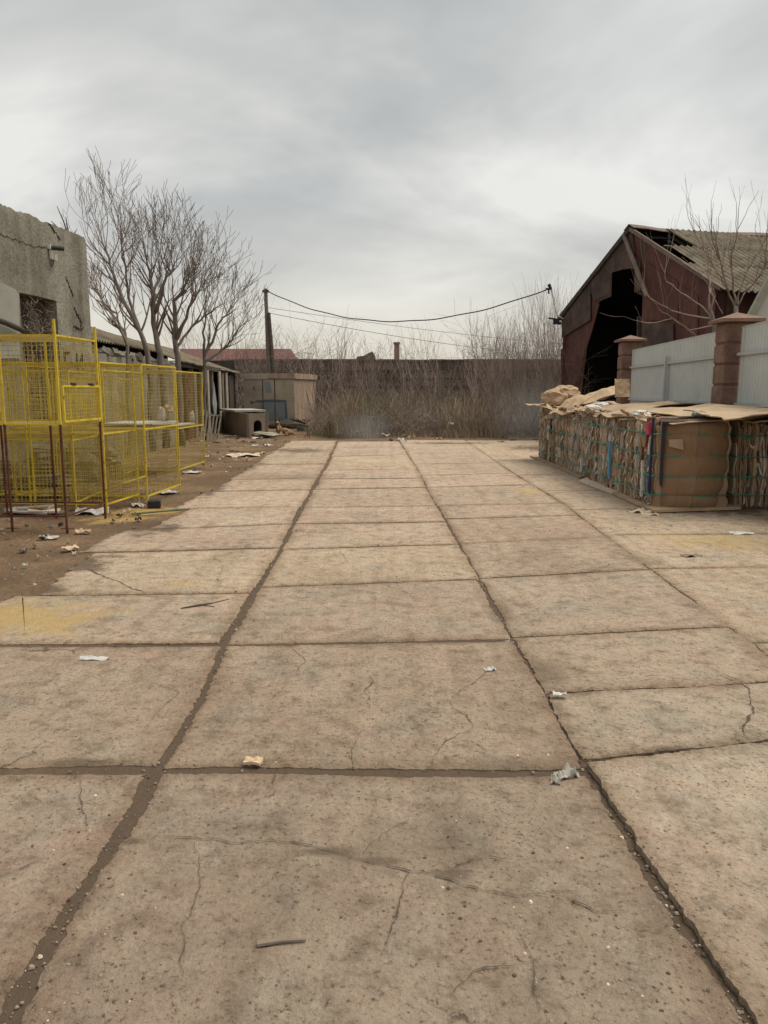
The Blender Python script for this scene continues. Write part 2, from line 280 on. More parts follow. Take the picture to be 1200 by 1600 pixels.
MT['trim'] = mat('green_grey_trim', [(0.228, 0.228, 0.186), (0.312, 0.312, 0.258)], 4, 0.85, 0.3, 20)
MT['pole'] = mat('concrete_pole', [(0.13, 0.115, 0.10), (0.19, 0.17, 0.15)], 6, 0.9, 0.3, 30)
MT['cable'] = mat('black_cable', [(0.02, 0.02, 0.02), (0.035, 0.035, 0.035)], 6, 0.6, 0)
MT['lightmetal'] = mat('white_painted_metal', [(0.50, 0.48, 0.45), (0.62, 0.60, 0.57)], 6, 0.5, 0)
MT['black'] = mat('black_plastic', [(0.012, 0.012, 0.012), (0.03, 0.03, 0.03)], 6, 0.5, 0.1)
MT['fur'] = mat('tan_fur', [(0.22, 0.125, 0.065), (0.36, 0.23, 0.13)], 12, 0.95, 0.5, 80)
MT['furdark'] = mat('dark_fur', [(0.03, 0.02, 0.015), (0.06, 0.04, 0.03)], 12, 0.95, 0.4, 80)
MT['furpale'] = mat('pale_fur', [(0.42, 0.32, 0.23), (0.52, 0.42, 0.33)], 12, 0.95, 0.4, 80)
MT['kennel'] = mat('kennel_board', [(0.226, 0.180, 0.132), (0.320, 0.264, 0.199)], 3, 0.9, 0.3, 20)
MT['kennelroof'] = mat('pale_kennel_top', [(0.312, 0.293, 0.254), (0.429, 0.410, 0.364)], 3, 0.85, 0.3, 20)
MT['sack'] = mat('white_sack', [(0.42, 0.41, 0.39), (0.56, 0.55, 0.53)], 5, 0.7, 0.5, 20)
MT['stone'] = mat('grey_stone', [(0.17, 0.14, 0.11), (0.30, 0.26, 0.21)], 30, 0.95, 0.4, 60)
MT['green'] = mat('dull_green_plastic', [(0.05, 0.09, 0.065), (0.08, 0.13, 0.10)], 5, 0.6, 0.1)

# ------------------------------------------------------------------ mesh builder
class MB:
    def __init__(s): s.v = []; s.f = []; s.m = []
    def poly(s, pts, mi=0):
        b = len(s.v); s.v += [tuple(p) for p in pts]; s.f.append(list(range(b, b + len(pts)))); s.m.append(mi)
    def box(s, c, size, rz=0.0, mi=0, rx=0.0, ry=0.0):
        b = len(s.v); mt = Matrix.Translation(Vector(c)) @ Matrix.Rotation(rz, 4, 'Z') @ Matrix.Rotation(ry, 4, 'Y') @ Matrix.Rotation(rx, 4, 'X')
        for i in range(8):
            q = Vector(((-.5, .5)[i & 1] * size[0], (-.5, .5)[(i >> 1) & 1] * size[1], (-.5, .5)[(i >> 2) & 1] * size[2]))
            s.v.append(tuple(mt @ q))
        for f in ((0, 2, 3, 1), (4, 5, 7, 6), (0, 1, 5, 4), (2, 6, 7, 3), (0, 4, 6, 2), (1, 3, 7, 5)):
            s.f.append([b + i for i in f]); s.m.append(mi)
    def bar(s, a, b_, w, h=None, mi=0):
        a = Vector(a); b_ = Vector(b_); d = (b_ - a); L = d.length
        if L < 1e-6: return
        d.normalize(); up = Vector((0, 0, 1)) if abs(d.z) < 0.95 else Vector((0, 1, 0))
        x = d.cross(up).normalized(); y = x.cross(d).normalized(); h = h or w; b = len(s.v)
        for p in (a, b_):
            for (i, j) in ((-1, -1), (1, -1), (1, 1), (-1, 1)): s.v.append(tuple(p + x * i * w / 2 + y * j * h / 2))
        for f in ((0, 3, 2, 1), (4, 5, 6, 7), (0, 1, 5, 4), (1, 2, 6, 5), (2, 3, 7, 6), (3, 0, 4, 7)):
            s.f.append([b + i for i in f]); s.m.append(mi)
    def tube(s, pts, rs, n=6, mi=0, cap=True):
        pts = [Vector(p) for p in pts]
        if isinstance(rs, (int, float)): rs = [rs] * len(pts)
        b = len(s.v); px = None
        for i, p in enumerate(pts):
            d = (pts[min(i + 1, len(pts) - 1)] - pts[max(i - 1, 0)]);
            d = d.normalized() if d.length > 1e-9 else Vector((0, 0, 1))
            if px is None: px = d.orthogonal().normalized()
            px = (px - d * px.dot(d)); px = px.normalized() if px.length > 1e-6 else d.orthogonal().normalized()
            y = d.cross(px)
            for k in range(n):
                a = 2 * math.pi * k / n; s.v.append(tuple(p + (px * math.cos(a) + y * math.sin(a)) * rs[i]))
        for i in range(len(pts) - 1):
            for k in range(n):
                s.f.append([b + i * n + k, b + i * n + (k + 1) % n, b + (i + 1) * n + (k + 1) % n, b + (i + 1) * n + k]); s.m.append(mi)
        if cap and n > 2:
            s.f.append([b + k for k in range(n)][::-1]); s.m.append(mi)
            s.f.append([b + (len(pts) - 1) * n + k for k in range(n)]); s.m.append(mi)
    def prism(s, pts, off, mi=0):
        """solid between polygon pts and pts+off"""
        off = Vector(off); n = len(pts); b = len(s.v); s.v += [tuple(Vector(p)) for p in pts] + [tuple(Vector(p) + off) for p in pts]
        s.f.append([b + i for i in range(n)][::-1]); s.m.append(mi); s.f.append([b + n + i for i in range(n)]); s.m.append(mi)
        for i in range(n): s.f.append([b + i, b + (i + 1) % n, b + n + (i + 1) % n, b + n + i]); s.m.append(mi)
    def build(s, name, mats, parent=None, smooth=False, recalc=True):
        me = bpy.data.meshes.new(name); me.from_pydata(s.v, [], s.f); me.update()
        if not isinstance(mats, (list, tuple)): mats = [mats]
        for m in mats: me.materials.append(m)
        me.polygons.foreach_set('material_index', s.m)
        if smooth: me.polygons.foreach_set('use_smooth', [True] * len(me.polygons))
        if recalc:
            bm = bmesh.new(); bm.from_mesh(me); bmesh.ops.recalc_face_normals(bm, faces=bm.faces); bm.to_mesh(me); bm.free()
        o = bpy.data.objects.new(name, me); COL.objects.link(o)
        if parent:
            o.parent = parent
            o.location = -parent.location if parent.type == 'EMPTY' and not parent.get('local') else (0, 0, 0)
        return o
def tag(o, label=None, cat=None, group=None, kind=None):
    if label: o['label'] = label
    if cat: o['category'] = cat
    if group: o['group'] = group
    if kind: o['kind'] = kind
    return o
def empty(name, loc, label, cat, group=None, local=False):
    """parts under a non-local empty are built in world coordinates; under a local one in its own frame"""
    o = bpy.data.objects.new(name, None); COL.objects.link(o); o.location = loc; o.empty_display_size = 0.2
    if local: o['local'] = 1
    return tag(o, label, cat, group)
def copy_tree(o, parent=None):
    c = o.copy(); COL.objects.link(c)
    if parent: c.parent = parent
    for ch in list(o.children): copy_tree(ch, c)
    return c

# ================================================================== GROUND
def seg(poly, y):      # world x on a polyline (sorted by world y)
    if y <= poly[0].y: a, b = poly[0], poly[1]
    elif y >= poly[-1].y: a, b = poly[-2], poly[-1]
    else:
        for i in range(len(poly) - 1):
            if poly[i].y <= y <= poly[i + 1].y: a, b = poly[i], poly[i + 1]; break
    t = (y - a.y) / (b.y - a.y); return a.x + (b.x - a.x) * t
FARY = G(600, 690).y
mb = MB()      # one sheet to the horizon; a finer part under the yard
n1 = 90; X0, X1, Y0, Y1 = -16, 16, -6, 50
def gz(x, y):
    z = 0.012 * nz(x * 0.8, y * 0.8, 3) - 0.006
    edge = seg(J0, y) - x if y < 26 else 1.0
    if edge < 0 and y < FARY and x < seg(J4, y): z = 0.019 + 0.004 * nz(x * 3, y * 3, 3)
    if edge > 0.3: z += min(1, (edge - 0.3)) * (0.035 * nz(x * 1.6, y * 1.6, 0) + 0.012)
    return z
J1 = [G(*p) for p in ((-150, 1880), (10, 1600), (75, 1490), (165, 1345), (215, 1268), (250, 1205), (310, 1105), (350, 1012), (385, 950), (402, 922), (440, 860), (470, 802), (490, 765), (510, 730), (524, 700))]
J2 = [G(*p) for p in ((1345, 1880), (1160, 1600), (1050, 1440), (960, 1290), (905, 1195), (850, 1090), (800, 1005), (748, 908), (716, 850), (681, 792), (655, 740), (630, 700))]
J3 = [G(*p) for p in ((2290, 1850), (1700, 1405), (1200, 1032), (1080, 943), (985, 870), (880, 790), (800, 740), (742, 700))]
J0 = [G(*p) for p in ((-1200, 1720), (-405, 1212), (-100, 1015), (50, 935), (145, 866), (235, 825), (290, 798), (330, 771), (365, 750), (400, 725), (440, 700))]
J4 = [p + Vector((2.7, 0, 0)) for p in J3]
JM = [p + Vector((-2.2, 0, 0)) for p in J0[:3]] + [J0[3] + Vector((-0.25, -0.3, 0))]
FARY = G(600, 690).y
xs = [X0 + (X1 - X0) * i / n1 for i in range(n1 + 1)]; ysg = [Y0 + (Y1 - Y0) * (i / 150) ** 1.4 for i in range(151)]
for y in ysg:
    for x in xs: mb.v.append((x, y, gz(x, y)))
for j in range(150):
    for i in range(n1): mb.f.append([j * (n1 + 1) + i, j * (n1 + 1) + i + 1, (j + 1) * (n1 + 1) + i + 1, (j + 1) * (n1 + 1) + i]); mb.m.append(0)
b = len(mb.v); Bg = 900
mb.v += [(-Bg, -Bg, -.01), (Bg, -Bg, -.01), (Bg, Bg, -.01), (-Bg, Bg, -.01), (X0, Y0, -.01), (X1, Y0, -.01), (X1, Y1, -.01), (X0, Y1, -.01)]
for k in range(4): mb.f.append([b + k, b + (k + 1) % 4, b + 4 + (k + 1) % 4, b + 4 + k]); mb.m.append(0)
gr = mb.build('ground', MT['dirt'], smooth=True); tag(gr, kind='structure')

def jag(p, q, amp, s, step=0.016):
    """points from p to q with an uneven broken edge"""
    L = (q - p).length; n = max(2, int(L / step)); nrm = Vector((-(q - p).y, (q - p).x, 0)).normalized(); r = []
    for i in range(n):
        t = i / n; c = p.lerp(q, t)
        a = amp * (nz(c.x * 2.2 + s, c.y * 2.2, s) * 1.3 + nz(c.x * 11, c.y * 11 + s, 2) * .7 + nz(c.x * 35, c.y * 35 + s, 5) * 0.55 + nz(c.x * 90, c.y * 90 + s, 5) * 0.4)
        r.append(c + nrm * a)
    return r
slab = MB(); vt = []
def add_slab(JL, JR, yb, yt, wl, wr, wb, wt, dz, tone, seed):
    """yb / yt = (world y at left joint, at right joint) of near and far edges"""
    def sidepts(J, y0, y1, off):
        ys = [y0] + sorted([p.y for p in J if min(y0, y1) + .05 < p.y < max(y0, y1) - .05], reverse=y0 > y1) + [y1]
        return [Vector((seg(J, y) + off, y, 0)) for y in ys]
    loop = []
    BL = sidepts(JL, yt[0] - wt, yb[0] + wb, wl); BR = sidepts(JR, yb[1] + wb, yt[1] - wt, -wr)
    chain = BL + BR
    for i in range(len(chain)):
        p, q = chain[i], chain[(i + 1) % len(chain)]
        loop += jag(p, q, (0.06 if JL is J0 and i < len(BL) - 1 and p.y > 5 else 0.018) if i not in (len(BL) - 1, len(chain) - 1) else 0.014, seed)
    z = 0.021 + dz; n = len(loop)
    top = [Vector((p.x, p.y, z + 0.004 * nz(p.x, p.y, seed))) for p in loop]
    cen = sum(loop, Vector()) / n
    ins = [Vector((p.x, p.y, z + 0.006)) + (cen - p).normalized() * 0.018 - Vector((0, 0, 0)) for p in loop]
    inn = [p + (cen - p).normalized() * (0.10 + .09 * nz(p.x * 2.5, p.y * 2.5, seed) + .04 * nz(p.x * 9, p.y * 9, seed)) for p in ins]
    b0 = len(slab.v)
    slab.v += [(p.x, p.y, -0.05) for p in loop] + [tuple(p) for p in top] + [(p.x, p.y, z + 0.006) for p in ins] + [(p.x, p.y, z + 0.007) for p in inn]
    for i in range(n):
        j = (i + 1) % n
        slab.f.append([b0 + i, b0 + j, b0 + n + j, b0 + n + i]); slab.f.append([b0 + n + i, b0 + n + j, b0 + 2 * n + j, b0 + 2 * n + i]); slab.m += [0, 0]
        slab.f.append([b0 + 2 * n + i, b0 + 2 * n + j, b0 + 3 * n + j, b0 + 3 * n + i]); slab.m.append(0)
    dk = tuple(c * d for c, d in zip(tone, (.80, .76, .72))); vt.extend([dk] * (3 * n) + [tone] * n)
    slab.f.append([b0 + 3 * n + i for i in range(n)]); slab.m.append(0)
def rows(JL, JR, pix, near, far):
    r = [(y, y) for y in near]
    for a, c in pix:
        # world y where each joint meets that photo row
        def wy(J, py): return G(600, py).y
        r.append((wy(JL, a), wy(JR, c)))
    return r + [(far, far)] if far else r
rr = random.Random(3)
cols = [
 (J0, J1, [(1213, 1212), (1016, 1014), (936, 932), (868, 860), (832, 822), (798, 795), (771, 768), (752, 749), (728, 727)], 0.02, 0.048),
 (J1, J2, [(1212, 1214), (1014, 1006), (922, 909), (862, 854), (822, 819), (796, 794), (767, 764), (751, 750), (737, 735), (715, 712)], 0.04, 0.016),
 (J2, J3, [(1202, 1150), (1092, 1072), (1002, 985), (909, 894), (853, 843), (814, 808), (793, 790), (764, 760), (745, 742), (727, 725)], 0.014, 0.012),
 (J3, J4, [(1160, 1150), (1010, 1000), (893, 886), (840, 836), (800, 796), (770, 767), (745, 743), (722, 720)], 0.012, 0.0)]
for ci, (JL, JR, pix, wl, wr) in enumerate(cols):
    rw = rows(JL, JR, pix, (-3.8, -1.4, 0.75 if ci != 3 else 0.6), (FARY, FARY)[0] + (0.0, -0.3, 0.4, 0.2)[ci])
    for k in range(len(rw) - 1):
        wide = 0.037 if ci < 2 else 0.024
        if k > 8: wide *= 1.5
        g = 0.92 + rr.random() * 0.16
        tone = (g, g * (0.985 + rr.random() * 0.03), g * (0.97 + rr.random() * 0.05))
        dz = rr.random() * 0.006
        if ci == 2 and k <= 2: dz = 0.022; tone = (1.12, 1.16, 1.16)
        if ci == 2 and k == 3: dz = 0.012; tone = (.98, 1.01, 1.01)
        if ci < 2 and k <= 2: dz = 0.0; tone = (0.87, 0.88, 0.88) if ci == 1 else (.90, .89, .89)
        if ci < 2 and k == 3: tone = (0.88, 0.87, 0.86)
        if ci == 3: tone = (1.04, 1.05, 1.02)
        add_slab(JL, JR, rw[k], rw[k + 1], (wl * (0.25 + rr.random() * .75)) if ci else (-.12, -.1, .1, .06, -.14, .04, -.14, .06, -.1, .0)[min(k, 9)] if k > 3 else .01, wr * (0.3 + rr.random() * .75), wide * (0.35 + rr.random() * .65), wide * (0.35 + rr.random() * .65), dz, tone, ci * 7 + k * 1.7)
# slabs left of the first joint, running out under the dirt
for (y0, y1) in ((-3.8, -1.4), (-1.4, 0.75), (0.75, G(600, 1213).y), (G(600, 1213).y, G(600, 1016).y)):
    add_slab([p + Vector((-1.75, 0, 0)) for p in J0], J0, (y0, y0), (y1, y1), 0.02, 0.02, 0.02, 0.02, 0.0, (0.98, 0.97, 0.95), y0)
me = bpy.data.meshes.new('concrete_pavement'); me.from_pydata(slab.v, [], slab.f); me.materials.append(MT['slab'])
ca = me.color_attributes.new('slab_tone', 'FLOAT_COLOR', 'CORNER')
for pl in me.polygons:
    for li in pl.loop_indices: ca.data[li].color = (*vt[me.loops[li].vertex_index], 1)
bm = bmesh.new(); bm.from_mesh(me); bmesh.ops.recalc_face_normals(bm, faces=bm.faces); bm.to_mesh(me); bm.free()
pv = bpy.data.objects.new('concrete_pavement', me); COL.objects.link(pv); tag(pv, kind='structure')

# cracks and dirt-filled hollows in the slabs
ck = MB()
def crack(pix, w, z=0.046, amp=0.02, taper=True):
    pts = [G(*p) for p in pix]; L = []; 
    for i in range(len(pts) - 1):
        n = max(2, int((pts[i + 1] - pts[i]).length / 0.008))
        for k in range(n):
            c = pts[i].lerp(pts[i + 1], k / n); nn = Vector((-(pts[i + 1] - pts[i]).y, (pts[i + 1] - pts[i]).x, 0)).normalized()
            L.append((c + nn * amp * (nz(c.x * 5, c.y * 5, 1) + 0.5 * nz(c.x * 22, c.y * 22, 4)), nn))
    n = len(L); b = len(ck.v); off = [0.0] * (n + 40)
    for st_, am in ((28, .014), (12, .008), (5, .003)):
        kn_ = [rr.gauss(0, am) for _ in range(n // st_ + 3)]
        for i in range(n): f_ = i / st_; a_ = int(f_); off[i] += kn_[a_] * (1 - f_ + a_) + kn_[a_ + 1] * (f_ - a_)
    L = [(c + nn * off[i], nn) for i, (c, nn) in enumerate(L)]
    for i, (c, nn) in enumerate(L):
        e = math.sin(math.pi * min(1, (i + .5) / n * 4 if i < n / 4 else 1) / 2) * (math.sin(math.pi * min(1, (n - i) / n * 4) / 2)) if taper else 1
        ww = w * .75 * e * (0.25 + 1.6 * abs(nz(c.x * 9, c.y * 9, 7)) + 0.9 * nz(c.x * 60, c.y * 60, 2))
        ww = max(0.0008, ww)
        for sgn in (-1, 1): ck.v.append((c.x + nn.x * ww * sgn, c.y + nn.y * ww * sgn, z))
    for i in range(n - 1): ck.f.append([b + 2 * i, b + 2 * i + 1, b + 2 * i + 3, b + 2 * i + 2]); ck.m.append(0)
Z1 = 0.0345
crack([(160, 1330), (235, 1326), (330, 1330), (440, 1335), (520, 1345), (600, 1358), (660, 1372), (760, 1400), (880, 1425)], 0.004, Z1)
crack([(650, 1375), (635, 1430), (610, 1500)], 0.003, Z1)
crack([(815, 1480), (825, 1540), (835, 1600)], 0.003, Z1)
crack([(700, 1372), (760, 1350), (800, 1352)], 0.003, Z1 + .001)
crack([(765, 1055), (718, 1092), (716, 1115), (740, 1145), (700, 1170), (660, 1212), (620, 1228)], 0.0035, Z1)
crack([(718, 1168), (735, 1170), (760, 1182)], 0.003, Z1)
crack([(230, 1083), (262, 1085), (277, 1092), (262, 1108), (245, 1138)], 0.0025, Z1)
crack([(0, 1398), (5, 1390), (40, 1372), (75, 1358)], 0.0035, Z1)
crack([(130, 890), (160, 905), (200, 922), (230, 932)], 0.012, Z1 - .002)
Z2 = 0.0535
crack([(1095, 1045), (1170, 1090), (1178, 1120), (1155, 1150), (1160, 1172)], 0.008, Z2 - .01)
crack([(950, 1078), (1020, 1068), (1100, 1075), (1160, 1090)], 0.004, Z2)
crack([(610, 792), (650, 790), (690, 800), (740, 790)], 0.006, Z1); crack([(520, 770), (600, 748), (680, 752)], 0.005, Z1)
crack([(900, 905), (960, 885), (1010, 882)], 0.006, Z1 + .002)
crack([(580, 1065), (582, 1120)], 0.004, Z1); crack([(250, 945), (300, 948), (352, 938)], 0.006, Z1)
for q_ in ([(905, 1195), (935, 1230), (960, 1238)], [(440, 1210), (428, 1250), (400, 1268)], [(120, 1212), (135, 1260), (128, 1310)], [(560, 1212), (548, 1180), (565, 1150)], [(700, 1560), (760, 1530), (850, 1525)], [(560, 1345), (590, 1310), (640, 1290)],
           [(1000, 1300), (1060, 1330), (1150, 1335), (1200, 1350)], [(300, 1330), (315, 1400), (290, 1470), (300, 1540)], [(880, 1425), (930, 1440), (985, 1436)], [(460, 1015), (470, 1040), (455, 1062)], [(620, 912), (640, 940), (700, 950)], [(90, 1100), (130, 1085), (190, 1090)], [(330, 870), (350, 890), (345, 925)], [(530, 862), (545, 885), (590, 893)]):
    crack(q_, .0035, Z1)
ckob = ck.build('pavement_cracks', MT['crackdirt'], recalc=False); tag(ckob, kind='structure')
for pl in ckob.data.polygons:
    if pl.normal.z < 0: pl.flip()

# loose stones, crumbs of concrete
st = MB(); rr = random.Random(11)
def pebble(c, r):
    b = len(st.v); k = 5; a0 = rr.random() * 6
    for i in range(k):
        a = a0 + 2 * math.pi * i / k; q = r * (0.7 + rr.random() * 0.6); st.v.append((c.x + q * math.cos(a), c.y + q * math.sin(a), c.z))
    for i in range(k):
        a = a0 + 2 * math.pi * i / k; q = r * (0.45 + rr.random() * 0.3); st.v.append((c.x + q * math.cos(a), c.y + q * math.sin(a), c.z + r * (0.45 + rr.random() * .35)))
    mi = 0 if rr.random() < 0.6 else (1 if rr.random() < 0.75 else 2)
    for i in range(k): st.f.append([b + i, b + (i + 1) % k, b + k + (i + 1) % k, b + k + i]); st.m.append(mi)
    st.f.append([b + k + i for i in range(k)]); st.m.append(mi)
for i in range(15000):
    y = 1.2 + (rr.random() ** 1.8) * 16; x = rr.uniform(-0.75, 0.75) * y * 0.75 + rr.uniform(-.4, .4)
    if nz(x * 1.3, y * 1.3, 9) < -0.05 + rr.random() * 0.3: continue
    pebble(Vector((x, y, 0.026)), 0.0015 + 0.006 * rr.random() ** 4 * (1 + y * 0.12))
for J, n in ((J1, 1100), (J2, 2200), (J3, 700)):
    for i in range(n):
        y = 1.3 + rr.random() ** 1.5 * 15; pebble(Vector((seg(J, y) + rr.gauss(0, 0.05), y, 0.022)), 0.002 + 0.008 * rr.random() ** 3)
for i in range(2600):
    y = 4 + rr.random() ** 1.2 * 24; x = (seg(J0, y) if y < 22 else -3.0) - rr.random() ** 0.8 * 4.5
    pebble(Vector((x, y, gz(x, y))), 0.006 + 0.028 * rr.random() ** 3)
stob = st.build('loose_gravel', [MT['stone'], MT['crackdirt'], CARD[4]]); tag(stob, 'loose pebbles and grit lying on the concrete and dirt of the yard', 'gravel', kind='stuff')

# ================================================================== LEFT: tall rendered wall building
WA = Vector((-6.28, 16.9, 0)); wd = Vector((-0.4, -3.0, 0)).normalized(); wn = Vector((-wd.y, wd.x, 0)); 
if wn.x < 0: wn = -wn          # outward (towards the yard)
def WL(px, py): return onplane(px, py, WA, wn)
lb = empty('concrete_building', WA, 'tall windowless building with stained grey render and a ragged top edge at the left', 'building')
prof = [WL(*p) for p in ((137, 385), (131, 371), (112, 362), (96, 356), (76, 349), (60, 343), (45, 334), (30, 331), (12, 324), (0, 318))]
top = []
for i in range(len(prof) - 1):
    for k in range(6):
        c = prof[i].lerp(prof[i + 1], k / 6); top.append(c + Vector((0, 0, 0.05 * nz(c.y * 5, 0, 3) + 0.03 * nz(c.y * 15, 1, 3))))
zend = prof[-1].z + 0.25; pend = WA + wd * 12
top += [prof[-1], Vector((pend.x, pend.y, zend))]
def corner(px, py): return WL(px, py)
hole = [WL(30, 457), WL(60, 463), WL(88, 470), WL(86, 500)]
hb = Vector((hole[-1].x, hole[-1].y, 1.0)); ha = Vector((hole[0].x, hole[0].y, 1.0))
w = MB(); back = -wn * 0.4
foot = Vector((WA.x, WA.y, -.1)); endf = Vector((pend.x, pend.y, -.1))
e0 = [Vector((p.x, p.y, -.1)) for p in (hole[-1],)][0]
# right of the opening, left of it, above it, below it: butted pieces of one wall
def cut(pts, s0, s1):
    """part of the top line between the two distances along the wall"""
    f = lambda p: (Vector((p.x, p.y, 0)) - WA).dot(wd); r = []
    def at(s):
        for i in range(len(pts) - 1):
            a, b_ = f(pts[i]), f(pts[i + 1])
            if a <= s <= b_ and b_ > a: return pts[i].lerp(pts[i + 1], (s - a) / (b_ - a))
        return pts[0] if s <= f(pts[0]) else pts[-1]
    return [at(s0)] + [p for p in pts if s0 < f(p) < s1] + [at(s1)]
S = lambda p: (Vector((p.x, p.y, 0)) - WA).dot(wd)
s_r, s_l = S(hole[2]), S(hole[0]); at = lambda s, z: Vector((WA.x + wd.x * s, WA.y + wd.y * s, z))
w.prism([at(0, -.1)] + cut(top, 0, s_r) + [at(s_r, -.1)], back)
w.prism([at(s_l, -.1)] + cut(top, s_l, 12) + [at(12, -.1)], back)
w.prism([hole[2]] + cut(top, s_r, s_l) + [hole[0], hole[1]], back)
w.prism([at(s_r, -.1), at(s_r, 1.0), at(s_l, 1.0), at(s_l, -.1)], back)
w.build('wall', MT['wall'], lb)
e = MB(); d2 = Vector((-6, 0.5, 0))
A0 = at(0, 0) + back
e.prism([A0 + Vector((0, 0, -.1)), A0 + Vector((0, 0, prof[0].z - 0.05)), A0 + d2 + Vector((0, 0, prof[0].z - .3)), A0 + d2 + Vector((0, 0, -.1))], wd * 0.4)
e.build('end_wall', MT['wall'], lb)
e = MB(); e.prism([A0 + wd * .45 + Vector((0, 0, prof[0].z - 0.5)), at(12, prof[-1].z - .4) + back, at(12, prof[-1].z - .4) + back + d2, A0 + wd * .45 + d2 + Vector((0, 0, prof[0].z - .6))], Vector((0, 0, -.2)))
e.build('roof', MT['rubble'], lb)
e = MB(); e.prism([at(s_r - .1, .9), at(s_r - .1, hole[2].z + .1), at(s_l + .1, hole[0].z + .1), at(s_l + .1, .9)], Vector((0, 0, 0)) - wn * 0.1)
o = e.build('window_infill', MT['rubble'], lb); o.location = o.location - wn * 0.24
# pale plaster patch, ledges, cracks
e = MB(); e.prism([WL(-60, 430), WL(-20, 436), WL(0, 441), WL(22, 452), WL(28, 460), WL(29, 520), WL(29, 560), WL(-60, 560)], wn * 0.025); e.build('plaster_patch', MT['plaster'], lb)
e = MB()
def wcrack(pix, wdt):
    e = MB()
    for i in range(len(pix) - 1):
        a, b_ = WL(*pix[i]) + wn * .001, WL(*pix[i + 1]) + wn * .001; n = 7; pr = a
        for k in range(1, n + 1):
            q = a.lerp(b_, k / n) + (Vector((0, rr.gauss(0, .022), rr.gauss(0, .015))) if k < n else Vector()); e.bar(pr, q, wdt * (0.3 + rr.random() * .9) * .42, .012); pr = q
    e.build('crack', MT['cracked'], lb)
wcrack([(0, 366), (18, 373), (38, 380), (58, 386), (72, 388)], 0.02)
wcrack([(0, 442), (8, 450), (20, 455), (30, 460)], 0.02)
wcrack([(75, 350), (82, 357), (90, 369), (93, 374)], 0.09)
wcrack([(102, 432), (107, 445), (112, 455), (114, 463)], 0.09)
wcrack([(116, 480), (119, 490), (124, 497), (127, 510)], 0.10)
wcrack([(114, 511), (122, 514), (130, 512)], 0.14)
e = MB(); a = WL(100, 400); e.bar(WL(101, 402) + wn * .0, WL(103, 430) + wn * .05, .1, .06); e.bar(WL(103, 430) + wn * .05, WL(113, 463) + wn * .02, .12, .05)
e = MB(); e.tube([WL(-40, 492) + wn * .15, WL(0, 505) + wn * .12, WL(25, 516) + wn * .12], .05, 8); tag(e.build('rusty_pipe', MT['darkwood']), 'dark pipe jutting across the grey wall left of the bricked window', 'pipe')
# dead vines in the bricked window
rv = random.Random(5); e = MB()
for i in range(420):
    s = s_r + (s_l - s_r) * rv.random(); z = 1.1 + (hole[0].z - 1.15) * rv.random(); p = at(s, z) - wn * 0.10
    q = [p]
    for k in range(3): q.append(q[-1] + Vector((rv.uniform(-.08, .08), rv.uniform(-.12, .12), rv.uniform(-.16, .12))) + wn * rv.uniform(-.02, .05))
    e.tube(q, 0.006, 3, cap=False)
tag(e.build('dead_vine', MT['twig']), 'tangle of dead brown vines filling the window opening of the grey wall', 'vine')
# camera on the wall
cb_ = WL(78, 392); cc = empty('security_camera', cb_, 'small white security camera with its box high on the grey wall', 'security camera')
e = MB(); e.box(WL(76, 386) + wn * .03, (.06, .12, .08)); e.build('bracket', MT['lightmetal'], cc)
e = MB(); e.tube([WL(76, 387) + wn * .06, WL(83, 389) + wn * .22], .045, 10); e.build('camera_body', MT['black'], cc)
e = MB(); e.box(WL(77, 398) + wn * .04, (.05, .05, .16)); e.box(WL(81, 402) + wn * .05, (.08, .11, .12)); e.build('junction_box', MT['lightmetal'], cc)
e = MB(); e.tube([WL(79, 404) + wn * .05, WL(80, 411) + wn * .06, WL(77, 417) + wn * .05, WL(74, 410) + wn * .05], .008, 4); e.build('cable', MT['cable'], cc)

# low ruined concrete wall and sheds beyond the tall building
rw_ = empty('ruined_wall', (-6.35, 17, 0), 'low grey ruined wall with crumbling top and faded dark letters behind the cages', 'wall')
e = MB(); tp = []
for i in range(40):
    y = 16.95 + i * (24.5 - 16.95) / 39; tp.append(Vector((-6.35, y, 2.42 + 0.10 * nz(y * 1.5, 0, 0) + 0.05 * nz(y * 6, 0, 1) - (y - 17) * 0.012)))
e.prism([Vector((-6.35, 16.95, -.1))] + tp + [Vector((-6.35, 24.5, -.1))], (-.35, 0, 0)); e.build('wall', MT['wall'], rw_)
e = MB()
for i in range(90):
    y = rv.uniform(17, 24.4); r = rv.uniform(.05, .16); e.box((-6.5 + rv.uniform(-.12, .1), y, 2.44 + rv.random() * .08 - (y - 17) * .012), (r, r * 1.3, r * .8), rv.random() * 3, 0, rv.random(), rv.random())
e.build('rubble', MT['wall'], rw_)
# letters (dark strokes)
def stroke(e, x, z, pts, hgt, o, dx, nn):
    for (a, b_) in pts:
        p = o + dx * (x + a[0] * hgt * .6) + Vector((0, 0, z + a[1] * hgt)) + nn * .008; q = o + dx * (x + b_[0] * hgt * .6) + Vector((0, 0, z + b_[1] * hgt)) + nn * .008
        e.bar(p, q, .035, .02)
LT = {'T': [((0, 1), (1, 1)), ((.5, 1), (.5, 0))], 'P': [((0, 0), (0, 1)), ((0, 1), (1, 1)), ((1, 1), (1, 0))], 'L': [((0, 0), (.5, 1)), ((.5, 1), (1, 0))], 'G': [((0, 0), (0, 1)), ((0, 1), (.9, 1))], 'N': [((0, 0), (0, 1)), ((1, 0), (1, 1)), ((0, 0), (1, 1))]}
o_ = at(0, 0)
for k, ch in enumerate('TPLGN'):
    e = MB()
    stroke(e, -2.55 + k * 0.47, 2.0, LT[ch], .36, o_ , -wd, wn); e.build('letter', MT['cracked'], lb)

